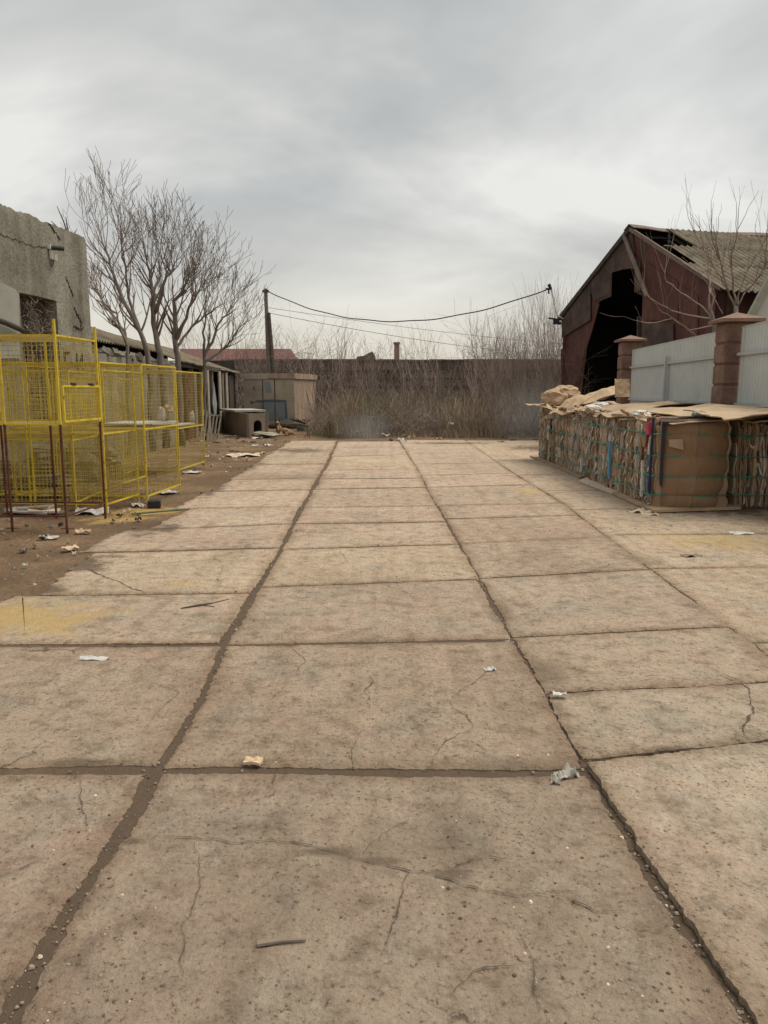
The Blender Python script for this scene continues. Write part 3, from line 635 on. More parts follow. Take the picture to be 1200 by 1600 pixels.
def corr(e, o, us, vs_, nrm, su, sv, amp=0.028, wl=0.18, mi=0, th=0.012, ph=0.0):
    """corrugated sheet: waves run along u, ridges along v"""
    us = us.normalized(); vs_ = vs_.normalized(); n = int(su / wl * 6); m = max(2, int(sv / .6)); b = len(e.v)
    for side in (0, 1):
        for j in range(m + 1):
            for i in range(n + 1):
                u = su * i / n; v = sv * j / m
                e.v.append(tuple(o + us * u + vs_ * v + nrm * (amp * math.sin((u + ph) / wl * 2 * math.pi) - side * th + .012 * nz(u * .7, v * .7, 2))))
    N0 = (n + 1) * (m + 1)
    for side in (0, 1):
        for j in range(m):
            for i in range(n):
                a = b + side * N0 + j * (n + 1) + i; e.f.append([a, a + 1, a + n + 2, a + n + 1]); e.m.append(mi)
    for i in range(n):
        for j in (0, m):
            a = b + j * (n + 1) + i; e.f.append([a, a + 1, a + 1 + N0, a + N0]); e.m.append(mi)
    for j in range(m):
        for i in (0, n):
            a = b + j * (n + 1) + i; e.f.append([a, a + n + 1, a + n + 1 + N0, a + N0]); e.m.append(mi)
sh = empty('open_shed', (-6.4, 25, 0), 'long low tumbledown shed with open dark front under a drooping corrugated roof', 'shed')
e = MB(); un = Vector((1.2, 0, 3.0)).normalized(); dn = Vector((3.0, 0, -1.05)).normalized(); nr = Vector((1.05, 0, 3.0)).normalized()
for k in range(11):
    y = 16.9 + k * 1.52; e2 = Vector((-9.1, y, 3.62 - 0.03 * k + rv.uniform(-.05, .05) - (0.0 if k else .1)))
    corr(e, e2, Vector((0, 1, 0)), dn, nr, 1.6, 2.95 + rv.uniform(-.15, .15) if k > 4 else 2.3)
e.build('roof', MT['asbestos'], sh)
e = MB(); e.box((-9.2, 25, 1.7), (.2, 16, 3.4)); e.box((-7.8, 33.3, 1.4), (2.9, .15, 2.9)); e.build('back_wall', MT['darkwood'], sh)
for k, y in enumerate((24.7, 26.2, 27.7, 29.3, 31.0, 33.0)):
    e = MB(); e.bar((-6.5, y, 0), (-6.48, y, 2.42), .12); e.build('post', MT['oldwood'], sh)
e = MB(); e.bar((-6.45, 24.6, 2.42), (-6.45, 33.2, 2.36), .14, .16); e.build('eave_beam', MT['darkwood'], sh)
for (y0, y1, z1, mm) in ((25.0, 25.9, 2.1, 'barnred'), (28.1, 28.4, 2.3, 'palewood'), (30.1, 30.5, 2.3, 'palewood'), (30.7, 31.0, 2.25, 'oldwood'), (31.4, 31.8, 2.3, 'palewood'), (27.0, 27.6, 1.5, 'oldwood'), (32.0, 33.0, 2.2, 'darkwood'), (26.1, 26.5, 2.2, 'oldwood')):
    e = MB(); e.box((-6.38, (y0 + y1) / 2, z1 / 2 + .02), (.05, y1 - y0, z1), rv.uniform(-.03, .03), 0, 0.02); e.build('board', MT[mm], sh)
e = MB(); p0 = [Vector((-6.3, 28.9, 1.9)), Vector((-6.3, 29.3, 1.1)), Vector((-6.3, 29.15, .7)), Vector((-6.3, 28.75, .75)), Vector((-6.3, 28.6, 1.1))]; e.prism(p0, (-.03, 0, 0)); tag(e.build('hanging_cloth', MT['palepaint']), 'pale ragged cloth hanging in the open front of the low shed', 'cloth')

# ================================================================== trees (bare)
def grow(e, p, d, L, r, depth, rg, up=0.25, spread=0.6, nk=3, minr=0.004, segs=4, tips=None, mi=0):
    pts = [p]; rs = [r]; c = p.copy(); dd = d.normalized()
    for i in range(segs):
        dd = (dd + Vector((rg.gauss(0, .08), rg.gauss(0, .08), up * 0.25 + rg.gauss(0, .05)))).normalized()
        c = c + dd * (L / segs); pts.append(c.copy()); rs.append(max(minr * .7, r * (1 - 0.5 * (i + 1) / segs)))
    e.tube(pts, rs, 6 if r > .04 else (4 if r > .015 else 3), mi, cap=False)
    if depth == 0:
        if tips is not None: tips.append(pts[-1])
        return
    for k in range(nk):
        i = rg.randint(1, segs) if k else segs; q = pts[i]
        a = rg.uniform(0, 2 * math.pi); ax = dd.orthogonal().normalized(); ax = Matrix.Rotation(a, 3, dd) @ ax
        nd = (dd + ax * spread * rg.uniform(.55, 1.25)).normalized()
        grow(e, q, nd, L * rg.uniform(.55, .85), rs[i] * .72, depth - 1, rg, up, spread, nk, minr, max(3, segs - 1), tips, mi)
def bare_tree(name, base, dirs, L, r, depth, seed, label, cat='tree', nk=4, up=.55, spread=.62, twigmat='twig', seeds=0, group=None, trunkH=None):
    """dirs: list of polylines (world) for main stems; returned thing has a trunk and a crown"""
    rg = random.Random(seed); t = empty(name, base, label, cat, group)
    tr = MB(); cr = MB(); tips = []
    for stem, r0, r1 in dirs:
        pts = [Vector(p) for p in stem]; fin = []
        for i in range(len(pts) - 1):
            for k in range(4): fin.append(pts[i].lerp(pts[i + 1], k / 4) + Vector((rg.gauss(0, .02), rg.gauss(0, .02), 0)))
        fin.append(pts[-1]); n = len(fin); rs = [r0 + (r1 - r0) * i / (n - 1) for i in range(n)]
        tr.tube(fin, rs, 8)
        for i in range(max(2, n // 3), n):
            if rg.random() < .9 or i == n - 1:
                dd = (fin[i] - fin[i - 1]).normalized(); kk = 4 if i == n - 1 else (1 if rg.random() < .5 else 2)
                for k in range(kk):
                    ax = Matrix.Rotation(rg.uniform(0, 6.28), 3, dd) @ dd.orthogonal().normalized()
                    nd = (dd + ax * (spread * rg.uniform(.8, 1.5) if i < n - 1 else spread * .6)).normalized()
                    grow(cr, fin[i], nd, L * rg.uniform(.5, .85), rs[i] * .55, depth, rg, up, spread, 2, .0072, 4, tips)
    tr.build('trunk', MT['bark'], t, smooth=True); cr.build('crown', MT[twigmat], t, recalc=False)
    if seeds:
        se = MB(); zlow = sorted(tips, key=lambda q: q.z)[: int(len(tips) * .5)]
        for k in range(seeds):
            c = rg.choice(zlow)
            for j in range(22):
                q = c + Vector((rg.gauss(0, .09), rg.gauss(0, .09), rg.gauss(-.06, .1))); a = Vector((rg.uniform(-1, 1), rg.uniform(-1, 1), rg.uniform(-1, 1))) * .035; b_ = Vector((rg.uniform(-1, 1), rg.uniform(-1, 1), rg.uniform(-1, 1))) * .035
                se.poly([q, q + a, q + b_])
        se.build('seed_cluster', MT['seed'], t, recalc=False)['kind'] = 'stuff'
    return t
def PL(pix, Y): return [P(x, y, Y) for x, y in pix]
def gb(px, Y): v = P(px, 600, Y); return Vector((v.x, v.y, 0))
b1_ = gb(234, 20.5)
bare_tree('bare_tree', b1_, [([b1_] + PL([(231, 560), (222, 520), (190, 465), (176, 420), (166, 392)], 20.5), .085, .022), ([P(226, 535, 20.5)] + PL([(205, 480), (195, 420), (192, 385), (190, 368)], 20.9), .045, .016)], 1.15, .05, 3, 3, 'leftmost bare tree behind the yellow cages, its trunk leaning left', nk=3, seeds=14)
b2_ = gb(256, 21.5)
bare_tree('bare_tree', b2_, [([b2_] + PL([(252, 565), (243, 520), (240, 460), (234, 430), (230, 408)], 21.5), .11, .022), ([P(243, 490, 21.5)] + PL([(262, 430), (268, 425), (275, 408)], 21.2), .045, .015), ([P(240, 455, 21.5)] + PL([(250, 430), (252, 412)], 22), .04, .013)], 1.1, .05, 3, 9, 'middle bare tree behind the yellow cages with the thickest straight trunk', nk=3, seeds=16)
b3_ = gb(280, 22.5)
bare_tree('bare_tree', b3_, [([b3_] + PL([(279, 570), (272, 525), (272, 470), (288, 450), (296, 430)], 22.5), .10, .02), ([P(274, 530, 22.5)] + PL([(294, 485), (308, 460), (318, 445)], 22.2), .05, .015), ([P(274, 545, 22.5)] + PL([(300, 510), (325, 490), (342, 478)], 22.8), .045, .013)], 1.05, .05, 3, 21, 'rightmost of the three big bare trees, forking low and spreading right over the shed', nk=3, seeds=16)
b4_ = gb(318, 25)
bare_tree('bare_tree', b4_, [([b4_] + PL([(320, 560), (335, 525), (345, 500), (358, 485)], 25), .06, .02), ([P(320, 565, 25)] + PL([(345, 548), (362, 532), (374, 512)], 25.3), .05, .018), ([P(320, 560, 25)] + PL([(318, 520), (322, 480)], 25), .05, .018)], 0.9, .03, 3, 33, 'small thin bare tree standing before the low shed front', nk=3)
b5_ = gb(196, 18.9)
bare_tree('bare_tree', b5_, [([b5_] + PL([(200, 540), (188, 515), (165, 480), (150, 455)], 18.9), .05, .015), ([P(198, 530, 18.9)] + PL([(180, 490), (160, 470)], 19.3), .04, .014)], .8, .03, 2, 41, 'short tangled bare tree at the corner of the tall grey wall', nk=3)
b6_ = Vector((-7.6, 16.0, 4.4))
e = MB(); rg = random.Random(8)
for (a, b_, c) in (((122, 372), (110, 345), (100, 322)), ((122, 372), (115, 350), (114, 338)), ((124, 372), (128, 362), (131, 357)), ((108, 362), (98, 352), (91, 345))):
    e.tube([WL(*a) - wn * .15 + Vector((0, 0, -.15)), WL(*b_) - wn * .15, WL(*c) - wn * .15], [.02, .014, .006], 5)
tag(e.build('sprouting_twigs', MT['twig']), 'few bare twigs sprouting from the top of the tall grey wall', 'twigs')
# long bare row behind the sheds
shr = []
def shrub_proto(name, h, seed, stems, label, cat, group, tm, nk=3, depth=2, spread=.42, up=.5, base=.35):
    rg = random.Random(seed); t = empty(name, (0, 0, 0), label, cat, group, local=True); e = MB()
    for k in range(stems):
        a = rg.uniform(0, 6.28); lean = rg.uniform(.05, .38) * (2.0 if up < .4 else 1); b0 = Vector((math.cos(a), math.sin(a), 0)) * rg.uniform(0, base)
        d = Vector((math.cos(a) * lean, math.sin(a) * lean, 1)); hh = h * rg.uniform(.55, .8)
        grow(e, b0, d, hh, .006 * h + .008, depth, rg, up, spread, nk, .0045, 5)
    e.build('branches', MT[tm], t, recalc=False); return t
GS = 'bare shrubs of the thicket along the far wall'
LS = 'bare grey-brown shrub in the thicket before the long dark wall'
protos = [shrub_proto('bare_shrub', 2.2, 50 + k, (6, 8, 5, 9)[k], LS, 'shrub', GS, ('twig', 'twig2')[k % 2], depth=(3, 2, 3, 2)[k], spread=(.8, .5, 1.0, .5)[k], up=(-.1, .5, -.25, .35)[k]) for k in range(4)]
GT = 'tall bare shrubs left of the barn'; LTl = 'tall bare shrub with many upright stems just left of the red barn'
tall = [shrub_proto('tall_shrub', 3.0, 70 + k, 10, LTl, 'shrub', GT, 'twig2', depth=3, spread=.33, nk=3, base=.6) for k in range(2)]
rg = random.Random(17); spots = []
def place(pro, i, x, y, s, rz):
    o = pro[i % len(pro)]
    if not o.get('used'): o['used'] = 1
    else: o = copy_tree(o)
    o.location = (x, y, -.02); o.rotation_euler = (0, 0, rz); o.scale = (s, s, s * rg.uniform(.9, 1.1)); return o
k = 0
for row, (Y, sp, s0, s1) in enumerate(((26.6, 1.5, .45, .7), (28.5, 1.25, .6, .9), (31.5, 1.2, .8, 1.15), (35, 1.25, .95, 1.35), (39, 1.4, 1.1, 1.6))):
    x = -2.4 + row * .1
    while x < 7.0 + row * .9:
        if not (row == 0 and rg.random() < .45) and not (row == 1 and rg.random() < .25):
            place(protos, rg.randrange(4) if k > 3 else k, x + rg.uniform(-.6, .6), Y + rg.uniform(-.9, .9), rg.uniform(s0 * .75, s1 * 1.12), rg.uniform(0, 6.28)); k += 1
        x += sp
for j in range(11):
    px = 758 + j * 12 + rg.uniform(-5, 5); Y = 30.5 + rg.uniform(-1.5, 4); v = gb(px, Y); s = .66 + .40 * (px - 770) / 110 + rg.uniform(-.06, .06)
    place(tall, j, v.x, v.y, s, rg.uniform(0, 6.28))
for j in range(9):       # behind kiosk and shed
    px = 395 + j * 15 + rg.uniform(-5, 5); Y = 39 + rg.uniform(-1.5, 3); v = gb(px, Y)
    place(protos, k, v.x, v.y, rg.uniform(1.1, 1.55), rg.uniform(0, 6.28)); k += 1
for j in range(5):
    v = gb(300 + j * 24, 36 + rg.uniform(0, 2)); place(protos, k, v.x, v.y, rg.uniform(1.2, 1.6), rg.uniform(0, 6)); k += 1
# dried grass and undergrowth
crumple_later = []
gs = MB(); rg = random.Random(4)
def blade(x, y, h, w, mi, lean=.3):
    a = rg.uniform(0, 6.28); dx, dy = math.cos(a), math.sin(a); l = h * lean * rg.random(); b0 = Vector((x, y, -.01)); t1 = b0 + Vector((l * .4 * dy, l * .4 * dx, h * .6)); t2 = b0 + Vector((l * dy, l * dx, h))
    s = Vector((dx, dy, 0)) * w; gs.v += [tuple(b0 - s), tuple(b0 + s), tuple(t1 + s * .8), tuple(t1 - s * .8), tuple(t2)]; b = len(gs.v) - 5
    gs.f.append([b, b + 1, b + 2, b + 3]); gs.m.append(mi); gs.f.append([b + 3, b + 2, b + 4]); gs.m.append(mi)
for i in range(30000):
    y = 26.0 + rg.random() ** 1.2 * 14; x = rg.uniform(-2.75, 6.6 + (y - 26) * .25)
    cl_ = nz(x * .5, y * .5, 5)
    if cl_ < .0 and rg.random() < .85: continue
    mi = 0
    if x < -1.0 and y < 28.5 and nz(x, y, 2) > -.1: mi = 1
    if nz(x * .6, y * .6, 11) > .22: mi = 2
    front = min(1, (y - 25.6) / 1.6)
    blade(x, y, (.35 + 0.8 * rg.random() ** 1.5 * (1 + 2.2 * cl_)) * front, .005 + .006 * rg.random(), mi, 1.0)
tag(gs.build('dry_grass', [MT['grass'], MT['redweed'], MT['greenweed']], recalc=False), 'tall dry brown grass and weeds between the shrubs at the end of the yard', 'dry grass', kind='stuff')
for i in range(16):
    x, y = rg.uniform(-2, 5.5), rg.uniform(26.2, 29); crumple_later.append((x, y, rg.uniform(.05, .5) if i % 2 else .02))
# low brown bramble under the shrubs
br = MB(); rg = random.Random(14)
for i in range(7500):
    y = 26.6 + rg.random() * 13; x = rg.uniform(-2.6, 6.8 + (y - 26) * .25); z = rg.random() * .3; p = Vector((x, y, z)); q = [p]
    d = Vector((rg.uniform(-1, 1), rg.uniform(-.6, .6), rg.uniform(.3, 1.6))).normalized()
    for k_ in range(4): q.append(q[-1] + d * rg.uniform(.12, .42)); d = (d + Vector((rg.gauss(0, .4), rg.gauss(0, .4), rg.gauss(-.25, .4)))).normalized()
    br.tube(q, [.009, .008, .006, .005, .003], 3, 0 if rg.random() < .6 else 1, cap=False)
tag(br.build('bramble', [MT['twig'], MT['twig2']], recalc=False), 'tangled leafless bramble filling the thicket at the end of the yard', 'bramble', kind='stuff')
# thin smoke hanging over the smouldering brush
def smoke(name, c, r3, dens, label, col_):
    bm = bmesh.new(); bmesh.ops.create_icosphere(bm, subdivisions=3, radius=1)
    me = bpy.data.meshes.new(name); bm.to_mesh(me); bm.free(); o = bpy.data.objects.new(name, me); COL.objects.link(o); o.location = c; o.scale = r3
    m = bpy.data.materials.new('thin_smoke'); m.use_nodes = True; t = m.node_tree; t.nodes.clear(); ou = N(t, 'ShaderNodeOutputMaterial'); pv_ = N(t, 'ShaderNodeVolumePrincipled'); pv_.inputs['Color'].default_value = (*col_, 1)
    tcn = N(t, 'ShaderNodeTexCoord'); ln = N(t, 'ShaderNodeVectorMath', operation='LENGTH'); t.links.new(tcn.outputs['Object'], ln.inputs[0])
    fall = M(t, 'MAXIMUM', M(t, 'SUBTRACT', 1.0, ln.outputs['Value']), 0.0)
    nn_ = N(t, 'ShaderNodeTexNoise'); nn_.inputs['Scale'].default_value = 2.2; nn_.inputs['Detail'].default_value = 3; t.links.new(tcn.outputs['Object'], nn_.inputs['Vector'])
    t.links.new(M(t, 'MULTIPLY', M(t, 'MULTIPLY', fall, nn_.outputs['Fac']), dens), pv_.inputs['Density']); t.links.new(pv_.outputs[0], ou.inputs['Volume']); me.materials.append(m)
    tag(o, label, 'smoke', kind='stuff')
smoke('smoke', (-.6, 25.0, .35), (1.1, .9, .75), .55, 'faint bluish smoke low over the slab end before the brush', (.75, .8, .85))
smoke('smoke', (5.0, 25.2, .8), (1.6, .9, 1.4), .75, 'thin pale smoke drifting left of the far bale', (.8, .82, .83))
# ================================================================== far things
fw = empty('boundary_wall', (0, 44, 0), 'long low dark brown wall running behind the thicket across the yard end', 'wall')
e = MB(); zt = P(600, 561, 44).z; e.box((4.5, 44, zt / 2 - .1), (27, .3, zt), 0); e.build('wall', MT['farwall'], fw)
e = MB()
for j in range(28): e.box((-8.6 + j * .97, 43.98, zt - .07 + rg.uniform(-.02, .02)), (.95, .42, .1), 0, 0)
e.build('coping', MT['farwall'], fw)
e = MB()
for j in range(3): e.bar((-8.6, 43.82, zt * (.8 - .13 * j)), (17.5, 43.82, zt * (.8 - .13 * j) + .02), .05, .1)
e.build('ledge', MT['darkwood'], fw)
bs = MB(); c = P(572, 556, 47); bs.prism([P(556, 563, 47), P(558, 557, 47), P(568, 556, 47), P(575, 552, 47), P(582, 549, 47), P(586, 556, 47), P(587, 563, 47)] , (0, 1, 0)); bs.prism([P(557, 562.5, 47.1), P(586, 562.5, 47.1), Vector((P(586, 560, 47.1).x, 47.1, 0)), Vector((P(557, 560, 47.1).x, 47.1, 0))], (0, .8, 0))
tag(bs.build('broken_gable', MT['farwall']), 'jagged remnant of a broken gable showing over the long dark wall', 'ruin')
cp = P(620, 537, 62); ch = empty('brick_chimney', (cp.x, 62, 0), 'solitary square brown chimney rising behind the long dark wall', 'chimney')
e = MB(); e.box((cp.x, 62, cp.z / 2), (.42, .42, cp.z)); e.build('stack', MT['housewall'], ch); e = MB(); e.box((cp.x, 62, cp.z + .03), (.5, .5, .16)); e.build('rim', MT['block'], ch)
# red roofed house
hx0, hx1 = P(330, 560, 58).x, P(466, 560, 58).x; rx = P(454, 545, 61).x; ez = P(400, 577, 58).z; rz_ = P(400, 545, 61).z
hs = empty('red_roofed_house', (hx1 - 3, 60, 0), 'low house with a faded red roof behind the leaning utility pole', 'house')
e = MB(); e.box(((hx0 + hx1) / 2 - 1, 61, ez / 2), (hx1 - hx0 + 1, 5.6, ez)); e.build('wall', MT['housewall'], hs)
e = MB(); A, B_, C_, D_ = Vector((hx0 - 3, 57.8, ez)), Vector((hx1, 57.8, ez)), Vector((rx, 61, rz_)), Vector((hx0 - 3, 61, rz_)); E_, F_ = Vector((hx1, 64.2, ez)), Vector((hx0 - 3, 64.2, ez))
for f in ([A, B_, C_, D_], [D_, C_, E_, F_], [B_, E_, C_], [A, F_, E_, B_], [A, D_, F_]): e.poly(f)
e.build('roof', MT['redroof'], hs)
# ================================================================== utility pole, wires
pb = gb(419, 37); pt = P(415, 451, 37)
po = empty('utility_pole', pb, 'slender grey utility pole with a shorter brace leaning on it', 'utility pole')
e = MB(); e.tube([Vector((pb.x + .1, 37, -.1)), pt], [.14, .08], 8); e.build('pole', MT['pole'], po)
e = MB(); e.tube([P(427, 585, 36.4), P(419.5, 489, 36.8)], [.12, .09], 8); e.tube([Vector((P(427, 585, 36.4).x + .15, 36.4, -.1)), P(427, 585, 36.4)], [.12, .12], 8); e.build('brace', MT['darkwood'], po)
e = MB(); e.box(P(415, 455, 36.85), (.3, .1, .1)); e.build('insulator', MT['darkwood'], po)
def cable(name, a, b_, sag, r, label, wob=0.0, n=50):
    e = MB(); pts = []
    for i in range(n + 1):
        t = i / n; p = a.lerp(b_, t); p.z -= sag * 4 * t * (1 - t) + wob * math.sin(t * 40); pts.append(p)
    e.tube(pts, r, 5); tag(e.build(name, MT['cable']), label, 'cable')
BK = Vector((6.3, 27.5, 0))
cable('overhead_cable', P(415, 453, 36.9), P(856, 451.5, 27.2), 1.25, .022, 'thick black cable sagging from the utility pole to the barn bracket', .015)
cable('overhead_wire', P(420, 489, 36.7), P(1000, 560, 60), .55, .012, 'thin wire running right from the pole, lower of two faint wires')
cable('overhead_wire', P(415, 480, 37), P(1000, 545, 60), .3, .010, 'thin wire running right from the pole, upper of two faint wires')

# ================================================================== metal kiosk, kennel, dog
KR = Vector((P(460, 600, 33.0).x, 33.0, 0)); th = R(15); kf = Vector((-math.cos(th), math.sin(th), 0)); ks = Vector((math.sin(th), math.cos(th), 0)); kw, kd = 2.35, 2.6; kh = P(460, 583, 33).z
kn = Vector((-math.sin(th), -math.cos(th), 0))
kz = empty('metal_kiosk', KR, 'old rusty beige metal kiosk with blue spray paint on its front', 'kiosk')
def kq(u, z, off=0.0): return KR + kf * u + Vector((0, 0, z)) + kn * off
e = MB(); e.prism([kq(0, .1), kq(kw, .1), kq(kw, kh - .25), kq(0, kh - .25)], ks * .06); e.build('front_wall', MT['metalbox'], kz)
e = MB(); e.prism([kq(0, .1) + ks * .07, kq(0, .1) + ks * kd, kq(0, kh - .25) + ks * kd, kq(0, kh - .25) + ks * .07], kf * .06); e.build('side_wall', MT['metalside'], kz)
e = MB(); e.prism([kq(.05, kh - .2), kq(kw, kh - .2), kq(kw, kh - .2) + ks * kd, kq(.05, kh - .2) + ks * kd], (0, 0, .05)); e.prism([kq(kw - .05, .1) + ks * .07, kq(kw - .05, .1) + ks * kd, kq(kw - .05, kh - .25) + ks * kd, kq(kw - .05, kh - .25) + ks * .07], kf * .06); e.prism([kq(0.07, .1) + ks * kd, kq(kw, .1) + ks * kd, kq(kw, kh - .2) + ks * kd, kq(.07, kh - .2) + ks * kd], ks * -.04); e.build('roof', MT['metalside'], kz)
e = MB(); e.prism([kq(-.05, kh - .24, .05), kq(1.15, kh - .22, .05), kq(1.15, kh, .05), kq(-.05, kh - .01, .05)], ks * .1, 1); e.prism([kq(1.17, kh - .24, .05), kq(kw + .05, kh - .24, .05), kq(kw + .05, kh, .05), kq(1.17, kh, .05)], ks * .1, 0)
e.prism([kq(-.06, kh - .24, -.06), kq(-.06, kh - .24) + ks * (kd + .05), kq(-.06, kh - .02) + ks * (kd + .05), kq(-.06, kh - .01, -.06)], kf * .08, 1); e.build('fascia', [MT['metalbox'], MT['metalside']], kz)
for u in (.9, 1.45): e = MB(); e.bar(kq(u, .15, .012), kq(u, kh - .26, .012), .03, .025); e.build('seam', MT['darkwood'], kz)
def strip(e, pts, w, mi):
    for i in range(len(pts) - 1): e.bar(kq(*pts[i], .01), kq(*pts[i + 1], .01), .016, w, mi)
e = MB(); e.prism([kq(.45, .35, .0), kq(1.5, .3, .0), kq(1.62, 1.05, .0), kq(1.3, 1.12, .0), kq(.55, 1.12, .0), kq(.42, 1.0, .0)], kn * .009); e.prism([kq(1.05, 1.5, .0), kq(1.3, 1.5, .0), kq(1.38, kh - .35, .0), kq(1.08, kh - .35, .0)], kn * .009); e.build('pale_paint_patch', MT['palepaint'], kz)
e = MB(); e.prism([kq(.38, 1.10, 0), kq(1.72, 1.10, 0), kq(1.8, 1.18, 0), kq(1.1, 1.22, 0), kq(.38, 1.20, 0)], kn * .016); e.prism([kq(.34, .4, 0), kq(.44, .4, 0), kq(.46, 1.1, 0), kq(.36, 1.1, 0)], kn * .013); e.build('spray_paint_band', MT['bluepaint'], kz)
e = MB(); e.bar(kq(-.05, .06, .02), kq(kw, .06, .02), .2, .14); e.build('base_beam', MT['darkwood'], kz)
kc = Vector((G(387, 684).x, G(387, 684).y, 0)); kl = Vector((G(345, 673).x, G(345, 673).y, 0)) - kc; kr_ = Vector((-kl.y, kl.x, 0)).normalized() * -.72
if kr_.x < 0: kr_ = -kr_
hh = P(387, 646, kc.y).z
kn2 = empty('dog_kennel', kc, 'low brown dog kennel with arched doorway under a wide flat board top', 'dog kennel')
nl = -kr_.normalized(); nf = -kl.normalized()
e = MB(); e.prism([kc, kc + kl, kc + kl + Vector((0, 0, hh)), kc + Vector((0, 0, hh))], kr_.normalized() * .04); e.build('side_wall', MT['kennel'], kn2)
e = MB(); ax_ = kr_.normalized(); Wd = kr_.length
fp = [(0.041, 0), (.22, 0), (.22, .45)] + [(.36 - .14 * math.cos(a), .45 + .14 * math.sin(a)) for a in [math.pi * i / 8 for i in range(1, 8)]] + [(.5, .45), (.5, 0), (Wd, 0), (Wd, hh), (0.041, hh)]
e.prism([kc + ax_ * u + Vector((0, 0, z)) for u, z in fp], kl.normalized() * .04); e.build('front_wall', MT['kennel'], kn2)
e = MB(); e.bar(kc + nf * .02 + ax_ * .02, kc + nf * .02 + ax_ * .02 + Vector((0, 0, hh)), .08, .06); e.bar(kc + nf * .02 + ax_ * (Wd - .03), kc + nf * .02 + ax_ * (Wd - .03) + Vector((0, 0, hh)), .06, .05); e.build('corner_post', MT['oldwood'], kn2)
e = MB(); e.prism([kc + kr_ + kl * .04, kc + kr_ + kl, kc + kr_ + kl + Vector((0, 0, hh)), kc + kr_ + kl * .04 + Vector((0, 0, hh))], -ax_ * .04); e.prism([kc + kl + ax_ * .05, kc + kl + ax_ * (Wd - .05), kc + kl + ax_ * (Wd - .05) + Vector((0, 0, hh)), kc + kl + ax_ * .05 + Vector((0, 0, hh))], -kl.normalized() * .04); e.build('back_wall', MT['inshade'], kn2)
mid = kc + kl * .5 + kr_ * .5; e = MB(); ln, wn_ = kl.normalized(), ax_
cs = [P(422, 638, 27.0), P(395, 645.5, 25.9), P(334, 641, 26.9), P(360, 636, 28.3)]
cs = [Vector((c_.x, c_.y, hh + .01)) for c_ in (mid - ln * 1.15 - wn_ * .5, mid + ln * 1.25 - wn_ * .62, mid + ln * 1.25 + wn_ * .62, mid - ln * 1.15 + wn_ * .62)]
e.prism(cs, (0, 0, .07)); e.build('flat_roof', MT['kennelroof'], kn2)

# dog lying by the kennel
dg = Vector((G(437, 681).x, G(437, 681).y, 0))
root = empty('dog', dg, 'tan dog with dark ears lying down beside the kennel with its head raised', 'dog'); root.scale = (.9, .9, .98)
def skin(name, verts, edges, mt, parent, sub=2):
    me = bpy.data.meshes.new(name); me.from_pydata([v[:3] for v in verts], edges, []); o = bpy.data.objects.new(name, me); COL.objects.link(o)
    m = o.modifiers.new('skin', 'SKIN'); sv = me.skin_vertices[0].data
    for i, v in enumerate(verts): sv[i].radius = (v[3], v[4] if len(v) > 4 else v[3]); sv[i].use_root = i == 0
    m.use_smooth_shade = True; m2 = o.modifiers.new('sub', 'SUBSURF'); m2.levels = sub; m2.render_levels = sub; me.materials.append(mt); o.parent = parent; return o
DV = [(.42, .16, .14, .12, .11), (.25, .12, .17, .12), (.08, .05, .20, .125), (-.02, -.02, .25, .12), (-.05, -.06, .35, .085), (-.06, -.10, .43, .07), (-.06, -.13, .50, .075), (-.065, -.22, .475, .042), (-.068, -.28, .465, .03),
      (-.10, -.06, .12, .055), (-.13, -.20, .045, .04), (-.14, -.36, .03, .032), (.06, -.06, .12, .055), (.06, -.20, .045, .04), (.05, -.34, .03, .032),
      (.36, .0, .10, .08), (.22, -.08, .06, .05), (.34, -.12, .03, .035), (.56, .2, .06, .03), (.62, .08, .03, .022), (.45, .28, .09, .07)]
DE = [(0, 1), (1, 2), (2, 3), (3, 4), (4, 5), (5, 6), (6, 7), (7, 8), (3, 9), (9, 10), (10, 11), (3, 12), (12, 13), (13, 14), (0, 15), (15, 16), (16, 17), (0, 18), (18, 19), (0, 20)]
skin('body', DV, DE, MT['fur'], root)
for sx_ in (-1, 1):
    e = MB(); c = Vector((-.06 + sx_ * .055, -.11, .555)); b = [c + Vector((-.03, 0, -.01)), c + Vector((.03, 0, -.01)), c + Vector((sx_ * .035, .0, .075))]
    e.prism(b, (0, .02, 0)); o = e.build('ear', MT['furdark'], root); o.location = (0, 0, 0)
e = MB(); e.tube([(-.068, -.285, .468), (-.069, -.312, .466)], [.028, .016], 8); o = e.build('nose', MT['furdark'], root); o.location = (0, 0, 0)
for sx_ in (-1, 1): e = MB(); e.tube([(-.062 + sx_ * .032, -.195, .515), (-.062 + sx_ * .034, -.208, .514)], [.011, .008], 6); o = e.build('eye', MT['black'], root); o.location = (0, 0, 0)
skin('chest_patch', [(-.03, -.135, .20, .04, .05), (-.045, -.145, .30, .03, .04), (-.055, -.165, .38, .02, .03)], [(0, 1), (1, 2)], MT['furpale'], root, 2)
